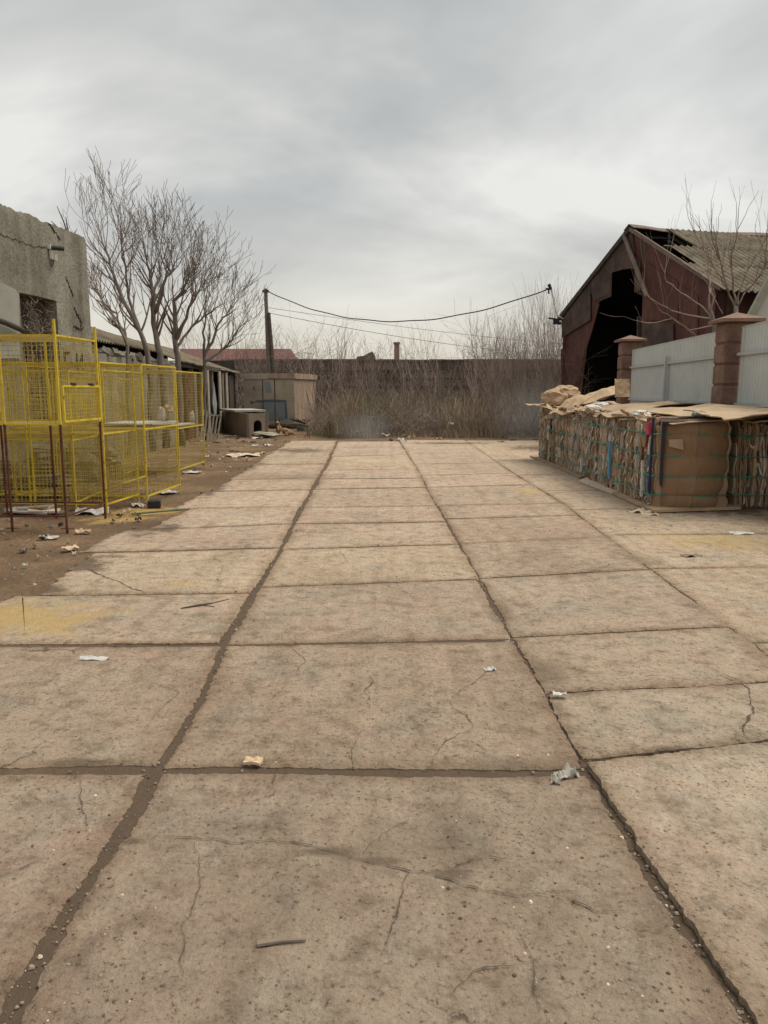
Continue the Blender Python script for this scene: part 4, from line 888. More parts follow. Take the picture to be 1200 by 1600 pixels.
# rubbish near the kiosk
def slat_heap(name, pos, label, cat, n, L, mts, seed, hgt=.12, w=.09):
    rg = random.Random(seed); e = MB()
    for i in range(n):
        e.box(Vector(pos) + Vector((rg.uniform(-.2, .2), rg.uniform(-.12, .12), .03 + hgt * i / n)), (L * rg.uniform(.6, 1), w * rg.uniform(.6, 2), .022), rg.uniform(-.5, .5), rg.randrange(len(mts)), rg.uniform(-.1, .1), rg.uniform(-.12, .12))
    return tag(e.build(name, mts), label, cat)
q = G(415, 684); slat_heap('scrap_pile', q, 'flat heap of scrap boards and cardboard in front of the dog', 'scrap pile', 7, .8, [CARD[2], MT['palewood'], MT['darkwood']], 1, .16, .25)
q = G(455, 670); e = MB(); e.tube([q + Vector((-.9, .1, .13)), q + Vector((.6, 0, .13))], .12, 8); tag(e.build('wooden_log', MT['darkwood']), 'dark log lying along the foot of the kiosk', 'log')
q = G(473, 674); cr_ = empty('plastic_crate', q, 'small dull green crate at the right corner of the kiosk', 'crate')
e = MB()
for sx_ in (-.2, .2): e.box(q + Vector((sx_, 0, .14)), (.03, .3, .26))
for sy_ in (-.15, .15): e.box(q + Vector((0, sy_, .05)), (.36, .03, .08)); e.box(q + Vector((0, sy_, .16)), (.36, .03, .04)); e.box(q + Vector((0, sy_, .25)), (.36, .03, .04))
e.build('sides', MT['green'], cr_); e = MB(); e.box(q + Vector((0, 0, .02)), (.36, .26, .03)); e.build('bottom', MT['green'], cr_)
rg = random.Random(6); e = MB()
for i in range(26):
    a = rg.uniform(0, 6.28); e.tube([q + Vector((.1, 0, .28)), q + Vector((math.cos(a) * .25, math.sin(a) * .12, .36 + rg.random() * .1)), q + Vector((math.cos(a) * .55, math.sin(a) * .3, .42 + rg.random() * .15))], [.014, .01, .004], 4)
tag(e.build('cut_branches', MT['cracked']), 'bunch of dark cut branches lying on the green crate', 'branches')
# leaning pallet by the shed
pq = G(318, 690); pa = empty('leaning_pallet', pq, 'weathered slatted pallet leaning near the end of the cages', 'pallet')
e = MB()
for i in range(6): e.bar(pq + Vector((-.1 + i * .08, .0 + i * .12, 0)), pq + Vector((-.02 + i * .08, .28 + i * .12, 1.0 - i * .05)), .045, .02)
e.build('slats', MT['palewood'], pa)
for z in (.2, .85): e = MB(); e.bar(pq + Vector((-.12, .06 + z * .25, z)), pq + Vector((.40, .7 + z * .25, z - .08 * z)), .07, .05); e.build('rail', MT['oldwood'], pa)

# ================================================================== YELLOW CAGES
def cage(label, x0, x1, y0, y1, zf, zt, shelves=(), nx=1, ny=1, spikes=0.0, lowmat='yellow', lowz=None, panels='RFT', door=None, sp=.052, group='yellow wire cages along the left side', rz=0.0, feet=True, lowbar=False):
    c = Vector(((x0 + x1) / 2, (y0 + y1) / 2, 0)); t = empty('wire_cage', c, label, 'cage', group)
    a_ = rz; W_, D_ = x1 - x0, y1 - y0
    def q(u, v, z):   # u 0..1 across x, v 0..1 along y
        l = Vector(((u - .5) * W_, (v - .5) * D_, z)); return c + Matrix.Rotation(a_, 3, 'Z') @ l
    us = [i / nx for i in range(nx + 1)]; vs2 = [i / ny for i in range(ny + 1)]
    for u in us:
        for v in vs2:
            if 0 < u < 1 and 0 < v < 1: continue
            e = MB(); ex = spikes if (u == 1 or v == 0) else 0
            if lowz:
                e.bar(q(u, v, 0), q(u, v, lowz), .022, .022, 1); e.bar(q(u, v, lowz), q(u, v, zt + ex), .025, .025, 0)
                e.bar(q(u, v, 0.06) - Vector((.07, 0, 0)), q(u, v, 0.06) + Vector((.07, 0, 0)), .02, .008, 1)
            else: e.bar(q(u, v, 0), q(u, v, zt + ex), .019, .019, 0)
            e.build('leg', [MT['yellow'], MT['rustbar']], t)
    lv = [zf, zt] + list(shelves)
    for z in lv:
        e = MB(); k_ = .019
        for v in (0, 1): e.bar(q(0, v, z), q(1, v, z), k_ * .93)
        for u in (0, 1): e.bar(q(u, .0, z), q(u, 1, z), k_)
        e.build('frame', [MT['yellow'], MT['rustbar']], t)
    e = MB()
    if lowbar:
        for v in (0, 1): e.bar(q(0, v, .2), q(1, v, .2), .018, .018, 1)
        for u in (0, 1): e.bar(q(u, 0, .2), q(u, 1, .2), .018, .018, 1)
        e.build('lower_bars', [MT['yellow'], MT['rustbar']], t)
    def panel(p00, p10, p11, p01, name='wire_panel'):
        e = MB(); r_ = .0021
        L1 = (p10 - p00).length; L2 = (p01 - p00).length; n1_ = int(L1 / sp); n2_ = int(L2 / sp)
        for i in range(1, n1_): e.tube([p00.lerp(p10, i / n1_), p01.lerp(p11, i / n1_)], r_, 3, cap=False)
        for i in range(1, n2_): e.tube([p00.lerp(p01, i / n2_), p10.lerp(p11, i / n2_)], r_, 3, cap=False)
        e.build(name, MT['wire'], t, recalc=False)
    if 'L' in panels: panel(q(0, 0, zf), q(0, 1, zf), q(0, 1, zt), q(0, 0, zt))
    if 'R' in panels: panel(q(1, 0, zf), q(1, 1, zf), q(1, 1, zt), q(1, 0, zt))
    if 'F' in panels: panel(q(0, 0, zf), q(1, 0, zf), q(1, 0, zt), q(0, 0, zt))
    if 'B' in panels: panel(q(0, 1, zf), q(1, 1, zf), q(1, 1, zt), q(0, 1, zt))
    if 'T' in panels: panel(q(0, 0, zt), q(1, 0, zt), q(1, 1, zt), q(0, 1, zt))
    if 'G' in panels: panel(q(0, 0, zf), q(1, 0, zf), q(1, 1, zf), q(0, 1, zf), 'floor_mesh')
    for z in shelves: panel(q(0, 0, z), q(1, 0, z), q(1, 1, z), q(0, 1, z), 'shelf_mesh')
    if door:
        z0, z1 = door; e = MB(); o_ = .03
        def qq(v, z): return q(1, v, z) + Vector((o_, 0, 0))
        for (a, b_) in (((.04, z0), (.04, z1)), ((.96, z0), (.96, z1)), ((.04, z0), (.96, z0)), ((.04, z1), (.96, z1))): e.bar(qq(*a), qq(*b_), .022)
        dd = e.build('door', MT['yellow'], t); dd.location = -t.location
        e = MB(); L1 = 20; 
        for i in range(L1): v = .04 + .92 * i / L1; e.tube([qq(v, z0), qq(v, z1)], .0022, 3, cap=False)
        for i in range(9): z = z0 + (z1 - z0) * i / 9; e.tube([qq(.04, z), qq(.96, z)], .0022, 3, cap=False)
        m_ = e.build('door_mesh', MT['yellow'], None, recalc=False); m_.parent = dd
        e = MB()
        for v in (.3, .75): e.box(qq(v, z1 + .02), (.03, .1, .03))
        h_ = e.build('hinge', MT['black'], None); h_.parent = dd
    return t
pf = G(112, 833); pb_ = G(178, 808)
def zat(px, py, Y): return P(px, py, Y).z
zt = zat(96, 524, pf.y); zm = zat(103, 663, pf.y)
cage('tall front wire cage on long rusty legs with spiked yellow corner posts', pf.x - 1.9, pf.x, pf.y, pf.y + 1.05, zm, zt, nx=3, ny=1, spikes=.17, lowz=zm, panels='RFBTG', door=(zm + .03, zm + .42), lowbar=True, rz=R(-3))
# yard row
def cg(label, pR0, pR1, w_, **kw):
    a, b_ = G(*pR0), G(*pR1); x1 = (a.x + b_.x) / 2; return cage(label, x1 - w_, x1, a.y, b_.y, kw.pop('zf', .14), kw.pop('zt', 1.95), **kw)
cg('two-tier yellow wire cage standing right behind the rusty-legged cage', (176, 803), (218, 786), 1.95, shelves=(1.05,), nx=2, rz=R(-6))
cg('two-tier yellow wire cage with a black block under its near corner post', (242, 790), (276, 770), 1.9, shelves=(1.07,), nx=1, rz=R(-4))
cg('farthest yellow wire cage at the end of the row, beside the open dirt', (286, 746), (315, 731), 1.9, shelves=(0.9,), nx=1, rz=R(-3))
a = G(20, 770); cage('large yellow wire cage farthest left against the grey wall', -5.9, -4.15, 10.1, 11.3, .12, 1.85, shelves=(.95,), nx=3, rz=R(4), panels='RFTB')
cage('wide low yellow wire cage deep in the row beside the wall', -5.75, -4.2, 11.75, 13.4, .12, 1.9, shelves=(1.0,), nx=2, rz=R(-2), panels='RFB')
cage('yellow wire cage half hidden behind the third cage of the row', -5.9, -4.7, 13.7, 15.0, .12, 1.8, shelves=(.9,), nx=1, rz=R(3), panels='R')
c = G(243, 794); e = MB(); e.box(c + Vector((-.02, .02, .055)), (.17, .12, .11), .2); o = tag(e.build('black_block', MT['black']), 'small black block on the dirt under a cage corner post', 'block')
bv = o.modifiers.new('bevel', 'BEVEL'); bv.width = .012
# things lying in and on the cages
def crumple(name, c, sx_, sy_, sz_, mt, label, cat, seed, rz=0., group=None):
    bm = bmesh.new(); bmesh.ops.create_icosphere(bm, subdivisions=3, radius=1)
    for v in bm.verts:
        k_ = 1 + .35 * noise.noise(v.co * 1.7 + Vector((seed, 0, 0))) + .22 * noise.noise(v.co * 5 + Vector((0, seed, 0))); v.co = Vector((v.co.x * sx_, v.co.y * sy_, max(-.6, v.co.z) * sz_)) * k_
    me = bpy.data.meshes.new(name); bm.to_mesh(me); bm.free(); me.materials.append(mt); o = bpy.data.objects.new(name, me); COL.objects.link(o)
    lo = min(v.co.z for v in me.vertices); o.location = Vector(c) - Vector((0, 0, lo)); o.rotation_euler = (0, 0, rz); return tag(o, label, cat, group)
def board(name, c, sx_, sy_, rz, mt, label, cat, th=.02, tilt=0., group=None, seed=1):
    return sheet(name, c, sx_, sy_, rz, mt, label, cat, th, .01, tilt, seed, group)
def sheet(name, c, sx_, sy_, rz, mt, label, cat, th=.008, warp=.04, tilt=0., seed=1, group=None, tx=0., fold=0.):
    """a thin sheet (paper, cardboard, board) with real thickness, bent and with uneven edges"""
    n = 10; e = MB(); c = Vector(c)
    for side in (0, 1):
        for j in range(n + 1):
            for i in range(n + 1):
                u, v = i / n - .5, j / n - .5
                ex = .012 * nz(v * 9, seed, i // n) * (1 if i in (0, n) else 0) * sx_ * 3; ey = .012 * nz(u * 9, seed + 3, j // n) * (1 if j in (0, n) else 0) * sy_ * 3
                z = warp * (nz(u * 2.3 + seed, v * 2.3, seed) * 1.4 + .6 * nz(u * 5, v * 5 + seed, 2)) + fold * abs(u) ** 2 * 4
                e.v.append((u * sx_ + ex, v * sy_ + ey, z + side * th))
    NN = (n + 1) ** 2
    for side in (0, 1):
        for j in range(n):
            for i in range(n): a = side * NN + j * (n + 1) + i; e.f.append([a, a + 1, a + n + 2, a + n + 1]); e.m.append(0)
    for i in range(n):
        for (a, b_) in ((i, i + 1), (n * (n + 1) + i, n * (n + 1) + i + 1), (i * (n + 1), (i + 1) * (n + 1)), (i * (n + 1) + n, (i + 1) * (n + 1) + n)):
            e.f.append([a, b_, b_ + NN, a + NN]); e.m.append(0)
    o = e.build(name, mt); o.location = c; o.rotation_euler = (tilt, tx, rz); return tag(o, label, cat, group)
s3 = G(276, 770); 
sheet('cage_shelf', (G(276, 770).x - .45, G(255, 778).y + .3, 1.10), .85, 1.1, R(-4), MT['greyshelf'], 'worn pale board lying on the middle shelf of the cage with the black block', 'board', .02, .01)
sheet('cage_shelf', (G(315, 731).x - .5, G(300, 738).y, .93), .9, 1.2, R(-3), MT['greyshelf'], 'pale round-edged board lying on the middle shelf of the farthest cage', 'board', .02, .01)
crumple('plastic_sack', (G(276, 770).x - .15, G(276, 770).y - .1, 1.125), .055, .06, .13, MT['greyshelf'], 'white crumpled sack standing on the shelf of the cage with the black block', 'sack', 2)
crumple('plastic_sack', (G(315, 731).x - .12, G(315, 731).y - .15, .955), .05, .06, .13, MT['greyshelf'], 'white crumpled sack standing on the shelf of the farthest cage', 'sack', 7)
crumple('cardboard_box_scrap', (G(276, 770).x - .1, G(276, 770).y + .1, 1.125), .08, .07, .08, CARD[1], 'crushed brown box beside the white sack on the cage shelf', 'box', 9).location.z += .12
for (px, py, s_, sd_, lb_) in ((262, 772, .3, 1, 'white paper sheet under the near cage row'), (215, 792, .22, 2, 'white paper scrap by the cage post next to the black block'), (300, 740, .35, 3, 'white plastic sheet under the farthest cage')):
    q = G(px, py); sheet('paper_scrap', q + Vector((0, 0, .03)), s_, s_ * .7, sd_, MT['sack'], lb_, 'paper scrap', .004, .03, 0, sd_)
# junk behind the cages
rg = random.Random(31)
for i, (x, y, lb_, mt_) in enumerate(((-5.9, 9.6, 'dark grey sack slumped at the foot of the wall behind the front cage', 'kennel'), (-5.3, 13.6, 'brown sack between the rear cages', 'oldwood'), (-6.0, 12.2, 'dark bundle lying by the wall behind the cages', 'darkwood'), (-5.6, 15.4, 'brown bundle behind the farthest cages', 'kennel'))):
    crumple('junk_sack', (x, y, 0), .32, .3, .28, MT[mt_], lb_, 'sack', i * 3.1, i)
slat_heap('board_stack', (-5.3, 11.5, .02), 'stack of grey boards under the wide low cage', 'board stack', 9, 1.4, [MT['oldwood'], MT['palewood'], MT['darkwood']], 4, .3, .15)
slat_heap('board_stack', (-6.0, 14.5, .02), 'stack of dark boards at the wall behind the farthest cages', 'board stack', 12, 1.6, [MT['oldwood'], MT['darkwood']], 5, .5, .15)
slat_heap('slab_debris', (-4.5, 9.9, .02), 'flat litter of pale boards and paper beneath the front cage', 'debris', 8, .6, [MT['greyshelf'], CARD[4], MT['oldwood']], 6, .05, .15)

# ================================================================== BALES
def bale(label, c, rz, L, Wd_, Hh, seed, group='tied cardboard bales in the row', extras=(), nlay=None, wrap=False, loose=1.0):
    """layers stacked along local +y (0..L); exposed sides at local x 0 and x Wd_"""
    rg = random.Random(seed); t = empty('cardboard_bale', c, label, 'bale', group, local=True); t.rotation_euler = (0, 0, rz)
    e = MB(); y = 0.0; straps = [.2, .47, .76, 1.06]; straps = [s * Hh / 1.24 for s in straps]
    def bul(z):
        k_ = [0.0] + straps + [Hh]
        for a, b_ in zip(k_, k_[1:]):
            if a <= z <= b_ and b_ > a: return math.sin(math.pi * (z - a) / (b_ - a))
        return 0
    NZ = 26; NX = 7; wts = [18, 18, 14, 12, 15, 13, 10, 7, .6, .4, .6]; prof_ = []
    while y < L:
        th_ = rg.choice((.005, .006, .008, .010, .013, .02)); th_ = min(th_, L - y + .001); inx = rg.uniform(0, .055) if rg.random() < .75 else rg.uniform(.04, .10); sx2 = rg.random() * 50; wav = rg.uniform(.004, .015) * loose; bk_ = rg.uniform(.0, .035)
        mi = rg.choices(range(11), wts)[0]; zb = rg.uniform(0, .04); zt_ = Hh + rg.uniform(-.08, .035)
        if rg.random() < .28: zb = rg.uniform(0, .8)
        if rg.random() < .25: zt_ = max(zb + .15, Hh - rg.uniform(.1, .8))
        loop = []
        for i in range(NZ + 1): z = zb + (zt_ - zb) * i / NZ; loop.append((inx - .9 * bk_ * bul(z) + .034 * loose * nz(z * 3.6, sx2, y * 3) + .020 * nz(z * 13, sx2, 1), z))
        for i in range(1, NX): u = i / NX; loop.append((u * Wd_, zt_ + .02 * nz(u * 6, sx2, 3)))
        for i in range(NZ + 1): z = zt_ - (zt_ - zb) * i / NZ; loop.append((Wd_ - rg.uniform(0, .01) + .04 * bul(z) + .03 * nz(z * 5, sx2, 9), z))
        for i in range(1, NX): u = 1 - i / NX; loop.append((u * Wd_, zb))
        n = len(loop); b0 = len(e.v)
        for sd_ in (0, 1):
            for (x, z) in loop:
                yo = wav * (nz(z * 3.2, y * 9, 5) * 1.6 + .4 * nz(z * 11, x * 3, sx2)) * 1.3
                e.v.append((x, y + sd_ * th_ + yo, z))
        for i in range(n): j = (i + 1) % n; e.f.append([b0 + i, b0 + j, b0 + n + j, b0 + n + i]); e.m.append(mi)
        e.f.append([b0 + i for i in range(n)][::-1]); e.m.append(mi); e.f.append([b0 + n + i for i in range(n)]); e.m.append(mi)
        y += th_ * rg.uniform(.9, 1.6)
    o = e.build('cardboard_layers', CARD, t, recalc=False); o.location = (0, 0, 0)
    # loose flaps and torn pieces poking out
    f = MB()
    for k_ in range(int(60 * L)):
        yy = rg.uniform(.02, L - .05); z = rg.uniform(.05, Hh - .05); s1 = rg.uniform(.012, .06); s2 = rg.uniform(-.06, .13); a = Vector((-.005, yy, z)); dx = rg.uniform(.0, .04)
        p1 = a + Vector((-dx, rg.uniform(-.04, .04), -s2)); f.prism([a, a + Vector((-.01, s1 * .6, .02)), p1 + Vector((0, s1 * .6, 0)), p1], (.006, .004, 0), rg.choices(range(11), wts)[0])
    ff = f.build('torn_flaps', CARD, t, recalc=False); ff.location = (0, 0, 0); ff['kind'] = 'stuff'
    for zz in straps:
        s_ = MB(); m_ = .014; pts = []
        for i in range(25): yy = L * i / 24; pts.append(Vector((-m_ - .014 + .012 * nz(yy * 4, zz, seed), yy, zz + .018 * nz(yy * 3, zz, seed + 3))))
        for i in range(9): pts.append(Vector((Wd_ * i / 8 + (m_ if i == 8 else 0) - (m_ if i == 0 else 0), L + m_, zz + .01 * nz(i, zz, 2))))
        for i in range(13): pts.append(Vector((Wd_ + .03, L - L * i / 12, zz)))
        for i in range(9): pts.append(Vector((Wd_ - Wd_ * i / 8, -m_ - ((.015 + .13 * (1 - (1 - 2 * max(0, (1 - i / 8) - .1) / .9) ** 2) * (1 - .5 * abs(2 * zz / Hh - 1) ** 2)) if wrap and 0 < i < 8 else 0), zz + .008 * math.sin(i)))) 
        pts.append(pts[0].copy()); s_.tube(pts, .008, 5)
        yk = rg.uniform(.1, L * .9)
        for q_ in range(3): s_.tube([Vector((-.035, yk, zz)), Vector((-.06, yk + rg.uniform(-.05, .05), zz + rg.uniform(-.03, .03))), Vector((-.05, yk + rg.uniform(-.14, .14), zz + rg.uniform(-.09, .03)))], [.009, .007, .004], 4)
        s_.build('strap', MT['strap'], t).location = (0, 0, 0)
    for (kind, yy, wy, z0, z1, prot) in extras:
        x_ = MB(); n = 12; L1 = []
        for i in range(n + 1):
            z = z0 + (z1 - z0) * i / n; dyy = .012 * nz(z * 7, yy, 1); ww = wy * (.8 + .5 * abs(nz(z * 9, yy, 4))) * (1 if i < n else .6); L1.append((Vector((-prot + .012 * nz(z * 8, yy, 7), yy + dyy, z)), Vector((-prot + .012 * nz(z * 8, yy, 9), yy + dyy + ww, z))))
        for i in range(n): x_.prism([L1[i][0], L1[i][1], L1[i + 1][1], L1[i + 1][0]], (.03, 0, 0))
        x_.build({'blue': 'blue_strip', 'white': 'white_strip', 'redp': 'red_strip', 'navy': 'navy_strip', 'pink': 'crimson_wrap'}[kind], MT[kind], t).location = (0, 0, 0)
    if wrap:    # big folded cardboard sheet bulging between the straps on the near end
        x_ = MB(); nu, nv = 26, 48
        for sd_ in (0, 1):
            for j in range(nv + 1):
                z = .03 + (Hh - .05) * j / nv
                for i in range(nu + 1):
                    u = i / nu; edge = 1 - (2 * u - 1) ** 4
                    xr = Wd_ * (.97 + .035 * bul(z)) - (0.16 * max(0, .4 - z / Hh) * 2) - .03 * max(0, z / Hh - .8) * 5 * .5
                    xx = .11 + (xr - .11) * u
                    yy = -.018 - .040 * bul(z) ** .4 * edge ** .5 - .13 * (1 - (2 * u - 1) ** 2) * (1 - .5 * abs(2 * z / Hh - 1) ** 2) + .016 * nz(u * 3, z * 4, 1) + .008 * abs(nz(u * 9, z * 7, 4)) - .012 * max(0, 1 - abs(u - .45 - .05 * nz(z * 2, 0, 0)) * 30) + .006 * (1 if .22 < u < .25 else 0)
                    x_.v.append((xx, yy + sd_ * .012 + (.07 * max(0, u - .9) * 10) ** 2, z))
        K = (nu + 1) * (nv + 1)
        for sd_ in (0, 1):
            for j in range(nv):
                for i in range(nu): a = sd_ * K + j * (nu + 1) + i; x_.f.append([a, a + 1, a + nu + 2, a + nu + 1]); x_.m.append(0)
        for i in range(nu):
            for a in (i, nv * (nu + 1) + i): x_.f.append([a, a + 1, a + 1 + K, a + K]); x_.m.append(0)
        for j in range(nv):
            for a in (j * (nu + 1), j * (nu + 1) + nu): x_.f.append([a, a + nu + 1, a + nu + 1 + K, a + K]); x_.m.append(0)
        ww = x_.build('folded_sheet', MT['card'], t, smooth=False); ww.location = (0, 0, 0)
        x_ = MB(); x_.prism([Vector((.13, -.10, .93)), Vector((.29, -.165, .94)), Vector((.30, -.17, .80)), Vector((.14, -.11, .84))], (0, -.008, 0)); x_.build('loose_flap', CARD[1], t).location = (0, 0, 0)
        x_ = MB(); x_.prism([Vector((.07, -.05, .35)), Vector((.085, -.06, .3)), Vector((.10, -.065, Hh)), Vector((.065, -.05, Hh))], (0, .03, 0)); x_.prism([Vector((.04, -.075, Hh - .0)), Vector((.5, -.10, Hh)), Vector((.5, -.085, Hh - .05)), Vector((.095, -.08, Hh - .05))], (0, .02, 0)); x_.build('navy_edge', MT['navy'], t).location = (0, 0, 0)
    return t
bc = G(1022, 800); bf = G(843, 718); rzb = math.atan2(-(bf.x - bc.x), bf.y - bc.y); dirv = (bf - bc).normalized(); Ltot = (bf - bc).length; BH = 1.16
names = ['nearest tied bale of the row, its end covered by a big smooth folded cardboard sheet', 'second tied bale from the front with a blue strip in its side', 'third tied bale from the front of the long row', 'fourth tied bale from the front, next before the last', 'farthest tied bale of the long row with ragged silvery edges']
ex = [[('white', .34, .05, .12, .62, .05), ('redp', .36, .035, .62, .8, .055), ('redp', .25, .04, .8, 1.0, .04), ('pink', .12, .10, .98, 1.14, .06), ('white', .10, .03, .72, .95, .055), ('navy', .03, .03, .2, 1.2, .05)],
      [('blue', .32, .07, .22, .78, .065), ('white', .33, .05, .78, .9, .07), ('white', .72, .03, .3, .55, .05)], [('white', .6, .05, .1, .35, .06)], [('white', .9, .03, .2, .4, .06)], [('white', .3, .04, .5, .8, .06)]]
bl = Ltot / 5
for i in range(5):
    c = bc + dirv * (bl * i) + Vector((rg.uniform(-.03, .03), 0, .03)); c.z = .04
    bale(names[i], c, rzb, bl - .03, .95 if i == 0 else 1.15, BH, 100 + i, extras=ex[i], wrap=(i == 0), loose=1.0 + .25 * i)
# bale standing beside the first one, showing its layers towards the camera
rc = Vector((bc.x + 2.15, 10.5, 0.03))
bale('tied bale right of the smooth-ended bale, against the grey fence', (bc.x + 2.2, 10.25, .03), R(90), 1.1, 1.0, 1.14, 130, loose=1.5)
e = MB()
# second bale row hidden behind the first, carrying the cover sheets
for i in range(3):
    c = bc + dirv * (1.3 + 2.0 * i) + Vector((1.28, 0.2, .03)); bale(('bale in the back row beside the fence, nearest the front', 'bale in the back row beside the fence, between the two pillars', 'bale in the back row nearest the barn doorway')[i], c, rzb, 1.9, .85, BH + .07, 140 + i, group='tied cardboard bales of the back row')
# ground boards below the bales
def gboard(pix, th_, label, mt_, z=.036):
    e = MB(); e.prism([G(*p) + Vector((0, 0, z)) for p in pix], (0, 0, th_)); return tag(e.build('base_board', mt_), label, 'board', 'boards under the bales')
gboard([(828, 716), (845, 714), (1000, 740), (905, 751), (870, 735)], .03, 'brown board poking out under the far end of the bale row', CARD[1])
gboard([(905, 757), (918, 750), (1020, 772), (1010, 793), (960, 778)], .03, 'pale board edge under the middle of the bale row', CARD[4], z=.04)
gboard([(955, 776), (1030, 770), (1140, 778), (1157, 801), (1022, 806), (985, 790)], .035, 'wide flat board under the nearest bale', CARD[0], z=.042)
# covering sheets on top
zt_ = BH + .07; rg = random.Random(77)
def onrow(s, w_, z): return bc + dirv * s + Vector((w_, 0, 0)) + Vector((0, 0, z))
cov = [(.75, 1.0, 1.9, 1.5, .1, .05, 'large flat cardboard sheet covering the nearest bale'), (2.3, .8, 1.7, 1.5, -.06, .05, 'cardboard sheet lying over the second bale'), (3.8, .9, 1.8, 1.4, .08, .06, 'cardboard sheet lying over the third bale'),
       (5.2, .8, 1.5, 1.3, -.2, .08, 'curled cardboard sheet over the fourth bale'), (6.9, .6, 1.5, 1.5, .3, .12, 'bent brown cardboard sheet drooping over the far bale'), (1.2, 1.3, 1.6, 1.6, .5, .05, 'tilted pale cardboard sheet near the fence above the nearest bale'), (-.1, 1.9, 1.5, 1.3, .15, .05, 'large cardboard sheet overhanging the rightmost bale')]
for i, (s, w_, a, b_, r_, wp, lb_) in enumerate(cov):
    sheet('cover_sheet', onrow(s, w_, zt_ + .025 * (i % 3) + (.03 if i > 4 else 0)), a * 1.05, b_ * 1.15, rzb + r_, MT['cover'], lb_, 'cardboard sheet', .012, wp, 0, i * 2.3, 'cardboard sheets covering the bales', R(-3.5))
sheet('cover_sheet', onrow(-.05, 1.45, zt_ + .06), 1.9, 1.0, rzb + .12, MT['cover'], 'long cardboard sheet whose front edge overhangs the gap between two bales', 'cardboard sheet', .014, .05, R(3), 8.8, 'cardboard sheets covering the bales')
sheet('cover_sheet', P(895, 632, 15.5), .8, .55, .5, CARD[0], 'bent cardboard flap drooping over the side of the fourth bale', 'cardboard sheet', .012, .05, 0, 4, None, R(-28))
sheet('cover_sheet', P(872, 642, 16.8), .55, .5, .3, MT['cover'], 'folded tan cardboard flap hanging over the far bale', 'cardboard sheet', .012, .05, 0, 5, None, R(-35))
sheet('cover_sheet', P(935, 618, 16.5), 1.3, .55, .5, MT['cover'], 'curved pale cardboard sheet raised on top before the dark barn door', 'cardboard sheet', .012, .08, R(8), 6, None, R(-12))
q = P(972, 608, 15.2); o = sheet('upright_cardboard', q + Vector((0, 0, .02)), .30, .36, R(5), CARD[0], 'small square of cardboard standing upright at the first pillar', 'cardboard', .012, .02, R(78), 3)
crumple('crushed_carton', P(868, 634, 17.2), .35, .3, .22, CARD[0], 'crushed tan carton heaped on the far bale', 'carton', 3)
crumple('crushed_carton', P(884, 622, 17.2), .30, .2, .16, CARD[0], 'upper crushed carton on top of the far bale', 'carton', 5)
# fringe of torn cardboard along the top edge of the row
for i in range(46):
    s = rg.uniform(.1, Ltot - .1); w_ = rg.uniform(-.06, .22); mt_ = rg.choice([CARD[0], CARD[1], CARD[2], CARD[4], MT['cover'], CARD[6]])
    sheet('torn_cardboard', onrow(s, w_, BH + rg.uniform(.02, .10)), rg.uniform(.12, .35), rg.uniform(.08, .3), rg.uniform(0, 3), mt_, 'torn piece of cardboard among those littering the top edge of the bale row', 'cardboard', .006, .03, rg.uniform(-.5, .5), i, 'torn cardboard on the top edge of the bales', rg.uniform(-.5, .5))
for (px, py, Y, s_, lb_) in ((925, 640, 14.2, .16, 'white plastic wad on the top edge of the bale row left of the middle'), (938, 634, 14.6, .14, 'silvery crumpled film on the top edge of the bale row'), (1000, 648, 11.2, .14, 'white crumpled wrapper on the top edge near the front bale'), (1092, 645, 10.2, .09, 'small pale blue wad at the front top corner of the nearest bale')):
    crumple('plastic_wad', P(px, py, Y) - Vector((0, 0, .05)), s_, s_ * .7, s_ * .5, MT['palepaint'] if 'blue' in lb_ else MT['white'], lb_, 'plastic', px)

# ================================================================== FENCE and PILLARS
fo = Vector((5.86, 13.7, 0)); fd = Vector((.075, 1, 0)).normalized(); fn = Vector((-fd.y, fd.x, 0))
def FP(px):       # point of the fence line seen at that photo column
    d = ray(px, 610); s = (fo.x * d.y - fo.y * d.x) / (fd.y * d.x - fd.x * d.y); return fo + fd * s
pn = FP(1143); pfar = FP(981)
def pillar(c, w_, top_, label):
    t = empty('block_pillar', c, label, 'pillar', 'brown block pillars of the grey fence'); rz = math.atan2(-fd.x, fd.y); nC = 8; ch_ = top_ - .18
    e = MB(); e.box(c + Vector((0, 0, ch_ / 2)), (w_ - .05, w_ - .05, ch_), rz); e.build('core', MT['mortar'], t)
    e = MB()
    for k_ in range(nC): z = (k_ + .5) * ch_ / nC; e.box(c + Vector((0, 0, z)), (w_ - .01 * (k_ % 2), w_ - .01 * (k_ % 2), ch_ / nC - .035), rz + .006 * (k_ % 3 - 1))
    o = e.build('blocks', MT['block'], t); m_ = o.modifiers.new('b', 'BEVEL'); m_.width = .022; m_.segments = 2
    e = MB(); h2 = (w_ / 2 + .09)
    R_ = Matrix.Rotation(rz, 3, 'Z'); z0 = ch_; q = [c + R_ @ Vector((a * h2, b_ * h2, z0)) for a, b_ in ((-1, -1), (1, -1), (1, 1), (-1, 1))]; e.prism(q, (0, 0, .05)); q2 = [p + Vector((0, 0, .05)) for p in q]; ap = c + Vector((0, 0, z0 + .17))
    for k_ in range(4): e.poly([q2[k_], q2[(k_ + 1) % 4], ap])
    e.build('cap', MT['cap'], t)
tn = P(1143, 487, pn.y).z; tf = P(981, 523, pfar.y).z
pillar(pn, .50, tn, 'near brown block pillar of the grey fence'); pillar(pfar, .50, tf, 'far brown block pillar of the grey fence beside the barn doorway')
